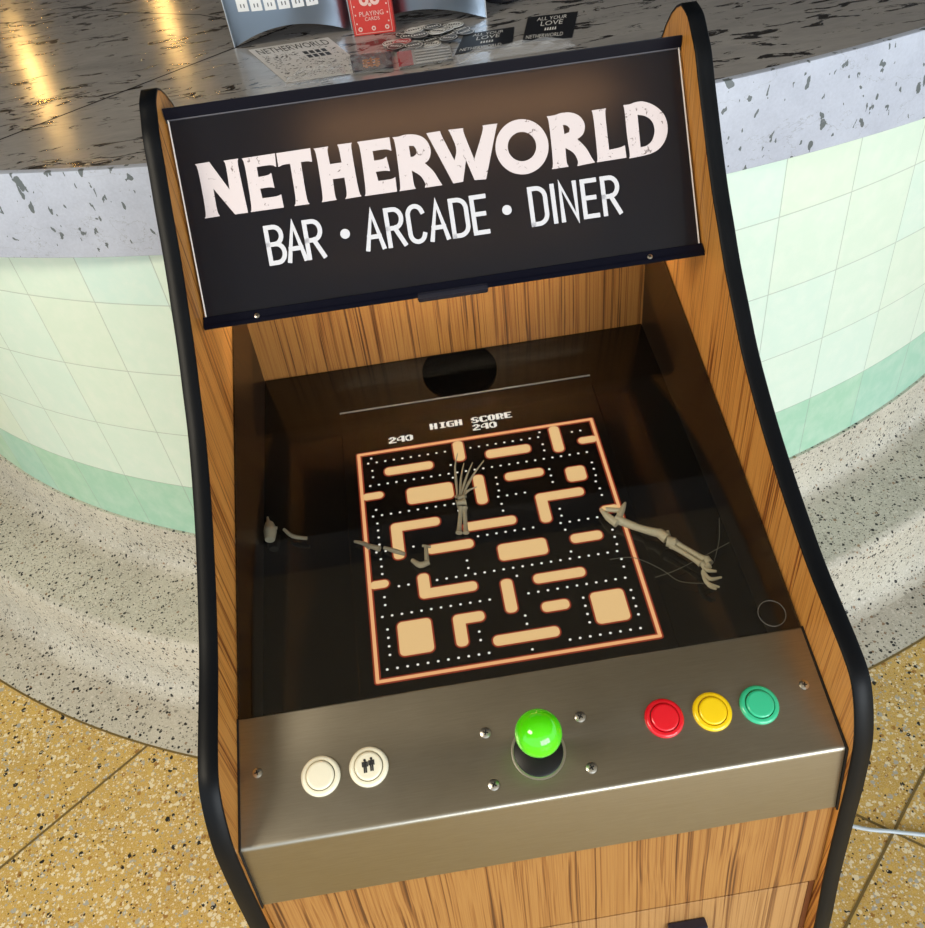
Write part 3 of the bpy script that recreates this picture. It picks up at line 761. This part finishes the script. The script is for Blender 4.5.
bone_thing('skeleton_decoration', 'thin dim skeleton hand with spread fingers reaching up over the screen maze', [
    ('forearm_bone', [([(-.034, .1868, .8618), (-.0305, .2038, .8644), (-.027, .2195, .8668)], .0026)]), ('forearm_bone', [([(-.0264, .1854, .8616), (-.0244, .2067, .8648), (-.023, .2190, .8666)], .0024)]),
    ('wrist_bone', [([(-.0312, .2260, .8678), (-.0205, .2270, .8680)], .0034), ([(-.0290, .2330, .8688), (-.0210, .2340, .8690)], .0026)])] +
    [('finger_bone', [(q, [.0020, .0011, .0016, .0010, .0005])]) for q in fp_], M['bone_dim'])
mb = MB()
for pts in ([(.1196, .1228, .8522), (.1409, .1214, .8520), (.1549, .1137, .8508), (.1702, .0997, .8487), (.1835, .0839, .8463), (.2078, .0770, .8453)],
            [(.2480, .1520, .8566), (.2390, .1254, .8526), (.2252, .1006, .8488)], [(.1598, .0931, .8477), (.1882, .0989, .8485), (.2480, .1200, .8517)]):
    mb.tube([wld(p) for p in catmull(pts, 4)], .0004, 5)
tag(mb.build('cobweb', M['web']), 'thin grey cobweb threads strung around the ivory skeleton arm', 'cobweb')

# ================================================================== BAR COUNTER
bar_c = thing('bar_counter', 'curved bar with slate top, pale stone edge and mint green tiles', 'bar counter', (.1406, 2.3764, 0))
BC = V((.1406, 2.3764, 0)); TR = 1.6860; TH0, DL = -.60367, .085085
SC = V((.1497, 2.9704, 0)) - BC; SR = 2.2744
def ring(c, r, z, th): return V((c.x + r * math.sin(th), c.y - r * math.cos(th), z))
ZERO = V((0, 0, 0))
def cyl_tiles(name, mat, z0, z1, rowh, zrow):
    mb = MB(); sub = 4
    for k in range(-12, 26):
        for j in range(sub):
            a, b = TH0 + DL * (k + j / sub), TH0 + DL * (k + (j + 1) / sub)
            mb.face([ring(ZERO, TR, z0, a), ring(ZERO, TR, z0, b), ring(ZERO, TR, z1, b), ring(ZERO, TR, z1, a)], None,
                    [(k + 40 + j / sub, (z0 - zrow) / rowh), (k + 40 + (j + 1) / sub, (z0 - zrow) / rowh), (k + 40 + (j + 1) / sub, (z1 - zrow) / rowh), (k + 40 + j / sub, (z1 - zrow) / rowh)])
    return mb.build(name, mat, bar_c, smooth=60, fix=True)
cyl_tiles('tile_wall', M['tile'], .429, 1.0, .1439, .429 - 1.439)
cyl_tiles('tile_base_row', M['tile_dark'], .2812, .429, .1478, .2812 - 1.478)
def arcstrip(prof, c, a0, a1, n, name, mat, smooth=40):
    mb = MB(); k = len(prof)
    vs = [ring(c, r, z, a0 + (a1 - a0) * i / n) for i in range(n + 1) for r, z in prof]
    fs = [(i * k + j, (i + 1) * k + j, (i + 1) * k + j + 1, i * k + j + 1) for i in range(n) for j in range(k - 1)]
    mb.raw(vs, fs); return mb.build(name, mat, bar_c, smooth=smooth)
AR = math.radians(70)
arcstrip([(SR - .6, .9619), (SR - .001, .9619), (SR, .963), (SR, 1.0965), (SR - .0012, 1.0992), (SR - .004, 1.1), (SR - .012, 1.1)], SC, -AR, AR, 160, 'stone_edge', M['slab'])
mb = MB(); n = 120
pts = [ring(SC, SR - .0118, 1.1001, -AR + 2 * AR * i / n) for i in range(n + 1)]
inner = [ring(SC, .75, 1.1001, -AR + 2 * AR * i / n) for i in range(n + 1)]
for i in range(n): mb.face([pts[i], pts[i + 1], inner[i + 1], inner[i]])
top = mb.build('slate_top', M['slate'], bar_c)
def seam(pts, w, name='slate_seam'):
    mb = MB(); pl = [V((a, b, 0)) - V((BC.x, BC.y, 0)) for a, b in pts]
    stroke(mb, [(p.x, p.y) for p in pl], w, lambda a, b: V((a, b, 1.1006)))
    mb.build(name, M['seam'], top)
seam([(-1.2, .57), (-.6435, .9694), (-.2750, 1.262), (.25, 1.70)], .0042)
seam([(-1.3, 1.93), (-.7406, 1.6906), (-.68, 1.735), (-.62, 1.705), (-.5432, 1.6365), (-.3794, 1.5238), (-.27, 1.40)], .0030, 'slate_crack')
# terrazzo plinth: skirting, cove, tread, rounded nose, riser, cove
prof = [(TR - .02, .2815), (TR + .006, .2810), (TR + .0085, .276), (TR + .011, .205), (TR + .016, .184), (TR + .030, .1700), (TR + .05, .1655), (1.868, .1655), (1.880, .1625), (1.8885, .152), (1.8955, .05), (1.904, .022), (1.925, .004), (1.94, .0015)]
arcstrip(prof, ZERO, -math.radians(75), math.radians(75), 140, 'terrazzo_plinth', M['terr_step'], 60)
mb = MB(); n = 120; a1 = math.radians(75)
for i in range(n):
    t0, t1 = -a1 + 2 * a1 * i / n, -a1 + 2 * a1 * (i + 1) / n
    mb.face([ring(BC, 1.90, .0012, t0), ring(BC, 2.0338, .0012, t0), ring(BC, 2.0338, .0012, t1), ring(BC, 1.90, .0012, t1)])
struct(mb.build('trim_1', M['terr_step']))
mb = MB()
for i in range(n):
    t0, t1 = -a1 + 2 * a1 * i / n, -a1 + 2 * a1 * (i + 1) / n
    mb.face([ring(BC, 2.0326, .0016, t0), ring(BC, 2.0370, .0016, t0), ring(BC, 2.0370, .0016, t1), ring(BC, 2.0326, .0016, t1)])
struct(mb.build('trim_2', M['brass']))

# ================================================================== FLOOR, WALLS, CEILING
mb = MB(); mb.face([(-7, -6, 0), (7, -6, 0), (7, 9.5, 0), (-7, 9.5, 0)]); struct(mb.build('floor', M['terr_floor']))
def strip(a, b, w, name):
    mb = MB(); stroke(mb, [a, b], w, lambda x, y: V((x, y, .0010)), None)
    d = (V(b) - V(a)).normalized(); struct(mb.build(name, M['brass']))
strip((-.7453 + .0, .5545), (-1.75, -.27), .005, 'trim_3')
def ext(a, b, s, e):
    a, b = V(a), V(b); d = b - a; return tuple(a + d * s), tuple(a + d * e)
strip(*ext((.7236, .21), (.4690, -.017), -1.2, 4), .0045, 'trim_4')
strip(*ext((.5708, .1526), (.6560, .0800), 0, 8), .0045, 'trim_5')
wallm = flat('dim_plaster', (.26, .255, .265), .8)
ceilm = flat('warm_grey_ceiling', (.32, .295, .255), .85)
for nm, p in (('wall_back', [(-7, 9.5, 0), (7, 9.5, 0), (7, 9.5, 3.3), (-7, 9.5, 3.3)]), ('wall_left', [(-7, -1.0, 0), (-7, 9.5, 0), (-7, 9.5, 3.3), (-7, -1.0, 3.3)])):
    mb = MB(); mb.face(p); struct(mb.build(nm, wallm))
mb = MB(); mb.face([(-7, -3.0, 3.3), (7, -3.0, 3.3), (7, 9.5, 3.3), (-7, 9.5, 3.3)]); struct(mb.build('ceiling', ceilm))

mb = MB(); mb.box((0, 4.2, 2.95), (13.9, 7.5, .66)); struct(mb.build('trim_6', flat('added_dark_slab', (.045, .043, .045), .8)))   # unseen dark slab added over the bar to darken the glass reflections

# ================================================================== THINGS ON THE COUNTER
CT = 1.1006
def flatq(pts, name, mat, t=.0006, z=CT):
    """a thin sheet with real thickness from four ground points"""
    mb = MB(); c = V((sum(p[0] for p in pts) / len(pts), sum(p[1] for p in pts) / len(pts), z))
    mb.slab([(p[0] - c.x, p[1] - c.y) for p in pts], V((0, 0, 0)), EX, V((0, 1, 0)), V((0, 0, 1)), 0, t, mat)
    return mb, c
silver = flat('silver_card', (.36, .44, .54), .28, 1)
def pillow_box(label, a, b, rise, bulge, hgt, deco):
    a, b = V((*a, CT)), V((*b, CT)); c = (a + b) / 2; L_ = (b - a).length
    root = thing('pillow_box', label, 'gift box', c, (0, 0, math.atan2(b.y - a.y, b.x - a.x)), 'silver pillow boxes on the counter')
    mb = MB(); n = 28; m = 14
    for s in (-1, 1):
        vs = []; fs = []
        for i in range(n + 1):
            x = -1 + 2 * i / n; q = 1 - x * x
            for j in range(m + 1):
                t = j / m; z = rise * q * (1 - t) + (hgt - rise * q) * t
                vs.append((x * L_ / 2, s * bulge * q ** .8 if s < 0 else s * bulge * q ** .8, z))
        for i in range(n):
            for j in range(m): fs.append((i * (m + 1) + j, (i + 1) * (m + 1) + j, (i + 1) * (m + 1) + j + 1, i * (m + 1) + j + 1))
        mb.raw(vs, fs)
    mb.build('box_body', silver, root, smooth=60)
    mb = MB()   # curved end flap, folded in
    pr = [(x / 10 * L_ / 2 * .97, (1 - (x / 10) ** 2)) for x in range(-10, 11)]
    for (x0, q0), (x1, q1) in zip(pr, pr[1:]):
        mb.face([(x0, -bulge * q0 ** .8 * .96, rise * q0 + .001), (x1, -bulge * q1 ** .8 * .96, rise * q1 + .001), (x1, bulge * q1 ** .8 * .96, rise * q1 + .014 * q1 + .001), (x0, bulge * q0 ** .8 * .96, rise * q0 + .014 * q0 + .001)])
    mb.build('end_flap', flat('shaded_flap', (.04, .045, .06), .4), root)  # flap coloured dark for the shadow under the arch
    cm = flat('silver_crease', (.75, .78, .80), .35, .6)
    for sx in (-1, 1):
        mb = MB(); mb.tube([(sx * L_ / 2, 0, 0), (sx * L_ / 2, 0, hgt)], .0011, 6); mb.build('side_crease', cm, root)
    def front(x, z):
        q = max(0, 1 - (2 * x / L_) ** 2); return V((x, -bulge * q ** .8 - .0008, z))
    deco(root, front, L_)
    return root
def deco_letters(root, front, L_):
    white = flat('white_letter_card', (.86, .87, .88), .4); ink = flat('letter_ink', (.12, .13, .15), .5)
    for k in range(6):
        x0 = -.083 + k * .0245; x1 = x0 + .0205; z0 = .060 - k * .0010; z1 = z0 + .034
        mb = MB(); mb.face([front(x0, z0), front(x1, z0), front(x1, z1), front(x0, z1)], white)
        xm = (x0 + x1) / 2
        for (u, v) in ((-.003, .006), (.003, .006)):
            p = [front(xm + u - .0009, z0 + v), front(xm + u + .0009, z0 + v), front(xm + u + .0009, z0 + v + .006), front(xm + u - .0009, z0 + v + .006)]
            mb.face([q + V((0, -.0004, 0)) for q in p], ink)
        mb.build('letter_card', None, root)
def deco_label(root, front, L_):
    mb = MB(); 
    for i in range(8):
        x0 = -.052 + i * .0125; x1 = x0 + .0125
        mb.face([front(x0, .045), front(x1, .045), front(x1, .11), front(x0, .11)])
    mb.build('box_label', flat('tan_label', (.52, .36, .22), .5), root)
pillow_box('silver pillow box with a row of white letter cards behind the flyer', (-.2876, 1.2519), (-.0700, 1.2400), .030, .024, .15, deco_letters)
pillow_box('silver pillow box with a tan label right of the red card box', (-.0330, 1.2560), (.1690, 1.1800), .026, .024, .15, deco_label)
# red box of playing cards, upright
dk = thing('card_box', 'upright red box of playing cards with white ornament between the silver boxes', 'playing cards', (-.0310, 1.1905, CT), (0, 0, math.atan2(-.0119, .0752)))
redc = flat('red_card_box', (.66, .055, .045), .4)
mb = MB(); mb.box((0, .010, .055), (.0740, .0190, .110)); mb.build('tuck_box', redc, dk, bevel=.0008)
pk = flat('pale_pink_print', (.82, .56, .50), .5)
mb = MB(); XX, ZZ, NN = V((1, 0, 0)), V((0, 0, 1)), V((0, -1, 0)); O = V((0, .0003, 0))
def ringp(cx, cz, r0, r1, n=18):
    for k in range(n):
        a, b = 2 * PI * k / n, 2 * PI * (k + 1) / n
        mb.face([V((cx + r0 * math.cos(a), -.0003, cz + r0 * math.sin(a))), V((cx + r1 * math.cos(a), -.0003, cz + r1 * math.sin(a))), V((cx + r1 * math.cos(b), -.0003, cz + r1 * math.sin(b))), V((cx + r0 * math.cos(b), -.0003, cz + r0 * math.sin(b)))])
for x0, z0, x1, z1 in ((-.033, .003, .033, .0038), (-.033, .003, -.0322, .107), (.0322, .003, .033, .107)):
    mb.face([V((x0, -.0003, z0)), V((x1, -.0003, z0)), V((x1, -.0003, z1)), V((x0, -.0003, z1))])
for cx in (-.0095, .0095): ringp(cx, .0560, .0030, .0085)
ringp(0, .0490, 0, .0030); ringp(0, .0700, .004, .0095)
for cx in (-.024, 0, .024): ringp(cx, .0105, .0018, .0040, 10)
for cx in (-.0285, .0285):
    for k in range(4): ringp(cx, .02 + k * .014, 0, .0016, 6)
put_text(mb, 'PLAYING', .0110, V((0, 0, .0345)), XX, ZZ, NN, .0003, None)
put_text(mb, 'CARDS', .0085, V((0, 0, .0260)), XX, ZZ, NN, .0003, None)
mb.build('box_print', pk, dk)

# black and white flyer
def sheet_thing(name, label, cat, quad, base, draw, group=None, t=.0006, z=CT):
    """quad: back-left, back-right, front-right, front-left on the counter"""
    q = [V((*p, 0)) for p in quad]; c = sum(q, V()) / 4; c.z = z
    root = thing(name, label, cat, c, (0, 0, 0), group)
    mb = MB(); mb.slab([(p.x - c.x, p.y - c.y) for p in q[::-1]], V(), EX, V((0, 1, 0)), V((0, 0, 1)), 0, t)
    mb.build('sheet', base, root)
    pm = MB()
    def at(u, v):   # u 0..1 left to right, v 0..1 front to back
        a = q[3].lerp(q[2], u); b = q[0].lerp(q[1], u); p = a.lerp(b, v); return V((p.x - c.x, p.y - c.y, t + .0003))
    draw(pm, at); pm.build('print', None, root)
    return root
ink = flat('black_ink', (.012, .012, .014), .6); whi = flat('white_ink', (.80, .80, .80), .5)
def tx(pm, at, txt, u0, u1, v0, v1, mat):
    vs, fs = text_mesh(txt, 1.)
    xs = [p.x for p in vs]; ys = [p.y for p in vs]; xa, xb, ya, yb = min(xs), max(xs), min(ys), max(ys)
    pm.raw([at(u0 + (u1 - u0) * (p.x - xa) / (xb - xa), v0 + (v1 - v0) * (p.y - ya) / (yb - ya)) for p in vs], fs, mat)
def draw_flyer(pm, at):
    tx(pm, at, 'NETHERWORLD', .06, .94, .80, .95, ink)
    rnd = random.Random(3)
    for k in range(420):
        u, v = rnd.uniform(.04, .96), rnd.uniform(.04, .76); du, dv = rnd.uniform(.006, .03), rnd.uniform(.004, .016); s = rnd.uniform(-.01, .01)
        if .5 < u < .86 and .48 < v < .74: continue
        pm.face([at(u, v), at(min(u + du, .985), v + s), at(min(u + du, .985), v + dv + s), at(u, v + dv)], ink)
    for i in range(4):
        for j in range(2): 
            u, v = .54 + i * .075, .52 + j * .11
            pm.face([at(u, v), at(u + .055, v), at(u + .055, v + .085), at(u, v + .085)], ink)
sheet_thing('flyer', 'grey comic-style NETHERWORLD flyer lying in front of the letter-card box', 'flyer', [(-.2607, 1.2675 - .045), (-.1150, 1.2180), (-.0500, 1.0000), (-.1871, 1.0120)], flat('newsprint', (.66, .65, .66), .8, spec=.1), draw_flyer)
postc = flat('black_postcard', (.016, .018, .024), .5, spec=.2)
def draw_post(pm, at):
    tx(pm, at, 'ALL YOUR', .20, .80, .78, .92, whi); tx(pm, at, 'LOVE', .30, .74, .56, .74, whi); tx(pm, at, 'NETHERWORLD', .06, .80, .10, .24, whi)
    for k in range(5): pm.face([at(.40 + k * .05, .36), at(.435 + k * .05, .36), at(.43 + k * .05, .47), at(.405 + k * .05, .47)], whi)
G_P = 'black postcards on the counter'
sheet_thing('postcard', 'black postcard with white lettering, furthest right on the counter', 'postcard', [(.2363, 1.1396), (.3219, 1.1264), (.2822, .9971), (.2029, 1.0137)], postc, draw_post, G_P)
sheet_thing('postcard', 'black postcard overlapped by the round sticker pile', 'postcard', [(.1187, 1.1051), (.2050, 1.1003), (.1850, 1.0031), (.0914, 1.0100)], postc, draw_post, G_P, .0006)
# round badge
bd = thing('badge', 'round black badge with tan patch and white lettering behind the postcards', 'badge', (.222, 1.290, CT + .001))
mb = MB(); mb.lathe([(0, 0), (.044, 0), (.0455, .002), (.043, .006), (.03, .008), (0, .009)], (0, 0, 0), (0, 0, 1), 48); mb.build('badge_body', flat('badge_black', (.02, .02, .024), .2), bd, smooth=40)
mb = MB(); put_text(mb, 'WORLD', .020, V((.006, -.024, .0095)), XX, V((0, 1, 0)), ZZ, 0, whi); mb.build('badge_print', None, bd)
mb = MB(); mb.face([V((-.036 + .011 * math.cos(2 * PI * k / 16), -.010 + .022 * math.sin(2 * PI * k / 16), .0088)) for k in range(16)]); mb.build('badge_patch', flat('tan_patch', (.55, .38, .2), .5), bd)
# pile of round stickers: each a disc of its own
rnd = random.Random(11); placed = 0
lab = [('near the red box', -1), ('in the middle of the pile', 0), ('near the postcards', 1)]
stick_b = flat('sticker_black', (.03, .03, .032), .35); stick_w = flat('sticker_white', (.72, .72, .70), .4); stick_r = flat('sticker_red', (.55, .05, .06), .4)
mesh_cache = {}
def sticker(x, y, z, kind, tilt, rot, label):
    root = thing('sticker', label, 'sticker', (x, y, z), (tilt * .6, tilt, rot), 'round stickers heaped beside the red card box')
    if kind not in mesh_cache:
        mb = MB(); mb.lathe([(0, 0), (.0165, 0), (.0165, .0012), (0, .0012)], (0, 0, 0), (0, 0, 1), 28)
        a = mb.build('disc', {'b': stick_b, 'w': stick_w, 'r': stick_r}[kind], root)
        mb = MB(); c = whi if kind != 'w' else ink
        for k in range(28):
            p, q = 2 * PI * k / 28, 2 * PI * (k + 1) / 28
            mb.face([V((.0138 * math.cos(p), .0138 * math.sin(p), .0014)), V((.0150 * math.cos(p), .0150 * math.sin(p), .0014)), V((.0150 * math.cos(q), .0150 * math.sin(q), .0014)), V((.0138 * math.cos(q), .0138 * math.sin(q), .0014))], c)
        for k in range(5): mb.face([V((-.010 + k * .0042, -.003, .0014)), V((-.0072 + k * .0042, -.003, .0014)), V((-.0072 + k * .0042, .004 - (k % 2) * .002, .0014)), V((-.010 + k * .0042, .004, .0014))], c)
        b = mb.build('print', None, root); mesh_cache[kind] = (a, b)
    else:
        for o in mesh_cache[kind]:
            c = o.copy(); c.parent = root; COL.objects.link(c)
spots = [(-.005, 1.120, 'w', 'white sticker lying closest to the red box of cards'), (.026, 1.130, 'b', 'black sticker at the back left of the sticker heap'), (.030, 1.098, 'w', 'white sticker at the centre front of the sticker heap'),
         (.058, 1.134, 'b', 'black sticker at the back middle of the sticker heap'), (.062, 1.100, 'b', 'black sticker at the middle of the sticker heap'), (.090, 1.138, 'w', 'white sticker at the back right of the sticker heap'),
         (.094, 1.112, 'b', 'black sticker at the right side, near the overlapped postcard'), (.000, 1.086, 'b', 'black sticker at the front left of the sticker heap'), (.118, 1.132, 'b', 'black sticker furthest right in the heap, below the label box'),
         (.044, 1.115, 'b', 'black sticker lying on top of the heap'), (.076, 1.120, 'w', 'white sticker lying on top of the heap, right of centre'), (.012, 1.106, 'r', 'red sticker in the left half of the sticker heap')]
spots += [(.020, 1.160, 'b', 'black sticker at the very back of the heap, nearest the red box'), (.052, 1.164, 'w', 'white sticker at the very back of the heap, in its middle'), (.086, 1.166, 'b', 'black sticker at the very back right of the heap'),
          (.037, 1.148, 'w', 'white sticker on top, between the two back rows at left'), (.070, 1.150, 'b', 'black sticker on top, between the two back rows at right'), (.108, 1.152, 'w', 'white sticker at the back, right below the label box corner'),
          (.122, 1.112, 'b', 'black sticker touching the overlapped postcard'), (.030, 1.076, 'b', 'black sticker in the front row, second from the red box'), (.060, 1.078, 'w', 'white sticker in the front row beside the red card packet'), (.090, 1.084, 'b', 'black sticker at the right end of the front row')]
for i, (x, y, k, l) in enumerate(spots):
    up = 2 if 'on top' in l else (1 if i % 2 else 0)
    sticker(x, y, CT + .0012 + up * .0032, k, rnd.uniform(-.05, .05), rnd.uniform(-.6, .6), l)
# small packets in clear wrap
clearw = bpy.data.materials.new('clear_wrap'); clearw.use_nodes = True
_b = clearw.node_tree.nodes['Principled BSDF']; _b.inputs['Base Color'].default_value = (.75, .76, .78, 1); _b.inputs['Roughness'].default_value = .12; _b.inputs['Alpha'].default_value = .20
def packet(label, quad, inner, seed, name='packet'):
    q = [V((*p, 0)) for p in quad]; c = sum(q, V()) / 4; c.z = CT
    root = thing(name, label, 'packet', c, (0, 0, 0), 'clear wrapped packets behind the sign')
    r = random.Random(seed); n, m = 12, 8; mb = MB(); vs = []
    for i in range(n + 1):
        for j in range(m + 1):
            u, v = i / n, j / m; p = q[3].lerp(q[2], u).lerp(q[0].lerp(q[1], u), v)
            e = min(u, 1 - u, v, 1 - v)
            vs.append((p.x - c.x, p.y - c.y, .001 + (min(e * 5, 1) * .009 + r.uniform(-.0034, .0034) * (e > 0)) ))
    mb.raw(vs, [(i * (m + 1) + j, (i + 1) * (m + 1) + j, (i + 1) * (m + 1) + j + 1, i * (m + 1) + j + 1) for i in range(n) for j in range(m)])
    mb.build('wrapper', clearw, root)
    if inner: inner(root, lambda u, v, h: q[3].lerp(q[2], u).lerp(q[0].lerp(q[1], u), v) - V((c.x, c.y, -h)))
    return root
def in_dark(root, at):
    mb = MB(); mb.raw([at(.05, .06, .002), at(.95, .06, .002), at(.95, .92, .002), at(.05, .92, .002), at(.05, .06, .004), at(.95, .06, .004), at(.95, .92, .004), at(.05, .92, .004)],
                      [(0, 3, 2, 1), (4, 5, 6, 7), (0, 1, 5, 4), (1, 2, 6, 5), (2, 3, 7, 6), (3, 0, 4, 7)]); mb.build('card_insert', flat('insert_black', (.03, .03, .04), .5), root)
    mb = MB(); org = flat('orange_print', (.75, .26, .03), .5)
    for u0, u1, v0, v1 in ((.30, .68, .22, .30), (.30, .68, .36, .44), (.30, .68, .52, .58), (.34, .40, .16, .62), (.47, .51, .16, .66), (.58, .64, .16, .62)):
        mb.face([at(u0, v0, .0043), at(u1, v0, .0043), at(u1, v1, .0043), at(u0, v1, .0043)])
    mb.build('orange_emblem', org, root)
def in_red(root, at):
    mb = MB(); red = flat('insert_red', (.42, .03, .05), .5); 
    mb.face([at(.02, .05, .003), at(.28, .05, .003), at(.28, .95, .003), at(.02, .95, .003)], red)
    mb.face([at(.28, .05, .003), at(.98, .05, .003), at(.98, .95, .003), at(.28, .95, .003)], flat('insert_grey', (.34, .34, .35), .6))
    for k in range(9):
        v = .10 + k * .09; mb.face([at(.33, v, .0034), at(.95, v, .0034), at(.95, v + .035, .0034), at(.33, v + .035, .0034)], ink if k % 2 else whi)
    mb.build('card_insert', None, root)
packet('clear packet holding a black card with an orange emblem', [(-.0830, 1.0900), (-.0060, 1.0760), (-.0080, .9850), (-.0800, .9920)], in_dark, 1)
packet('clear packet holding a red and grey printed card', [(-.0020, 1.0680), (.0900, 1.0560), (.0880, .9780), (-.0040, .9820)], in_red, 2)
packet('empty crumpled clear packet in front of the postcards', [(.0920, 1.0040), (.2750, .9900), (.2800, .9480), (.0920, .9600)], None, 5)
packet('small clear packet with white edge at the tip of the flyer', [(-.1850, 1.0380), (-.0900, 1.0500), (-.0880, .9800), (-.1900, .9850)], None, 9)

# ================================================================== CABLE ON THE FLOOR
mb = MB(); pts = [(.30, .33, .006), (.45, .195, .006), (.5539, .1331, .006), (.6134, .1133, .006), (.6620, .0984, .006), (.80, .055, .006), (1.2, .0, .006)]
mb.tube(catmull([V(p) for p in pts], 6), .0034, 10)
tag(mb.build('power_cable', M['cable'], smooth=60), 'pale blue cable running across the yellow floor right of the cabinet', 'cable')

# ================================================================== LIGHT
def pendant(x, y, z, label):
    root = thing('pendant_lamp', label, 'lamp', (x, y, z), (0, 0, 0), 'pendant lamps over the bar')
    mb = MB(); mb.lathe([(0, -.030), (.015, -.025), (.024, -.006), (.021, .030), (.014, .058), (0, .060)], (0, 0, 0), (0, 0, 1), 24)
    mb.build('bulb', flat('warm_bulb', (1, .8, .5), .4, emit=(1., .58, .16), es=190), root, smooth=60)
    mb = MB(); mb.lathe([(.02, .06), (.022, .12), (.006, .14), (.004, 2.62 - z)], (0, 0, 0), (0, 0, 1), 16); mb.build('cord', M['black'], root)
pendant(-2.173, 5.45, 2.2, 'warm pendant lamp over the far left of the bar')
pendant(-1.491, 6.495, 2.2, 'warm pendant lamp further back over the bar')
def area(name, loc, target, sx, sy, e, col):
    l = bpy.data.lights.new(name, 'AREA'); l.shape = 'RECTANGLE'; l.size = sx; l.size_y = sy; l.energy = e; l.color = col
    o = bpy.data.objects.new(name, l); COL.objects.link(o); o.location = loc
    o.rotation_euler = (V(target) - V(loc)).to_track_quat('-Z', 'Y').to_euler(); return o
wd = bpy.data.worlds.new('daylight'); scene.world = wd; wd.use_nodes = True
bg = wd.node_tree.nodes['Background']; bg.inputs[0].default_value = (.84, .93, 1., 1); bg.inputs[1].default_value = 1.3
area('window_light', (1.6, -4.2, 1.7), (.2, .6, .75), 3.4, 2.0, 185, (.90, .96, 1.))
area('ceiling_light', (-1.9, -.6, 3.2), (-.6, .5, .3), 1.2, 1.2, 85, (1., .89, .70))

# ================================================================== CAMERA
cd = bpy.data.cameras.new('camera'); co = bpy.data.objects.new('camera', cd); COL.objects.link(co)
Rm = [[0.9849004713140082, -0.12729655707168427, -0.11733136052708724], [-0.17250157128780066, -0.6643007076792699, -0.7272879606318658], [0.01463794755700823, 0.7365460992595881, -0.6762289362019367]]
rx, dn, fw = V(Rm[0]), V(Rm[1]), V(Rm[2])
mw = Matrix(((rx.x, -dn.x, -fw.x, -.0318322), (rx.y, -dn.y, -fw.y, -.4594411), (rx.z, -dn.z, -fw.z, 1.5560825), (0, 0, 0, 1)))
co.matrix_world = mw
cd.sensor_fit = 'HORIZONTAL'; cd.sensor_width = 36; cd.lens = 855.5434 / 925 * 36; cd.clip_start = .02
scene.camera = co
vs_ = scene.view_settings
vs_.view_transform = 'Standard'; vs_.look = 'None'; vs_.gamma = 1; vs_.use_curve_mapping = False; vs_.exposure = 0
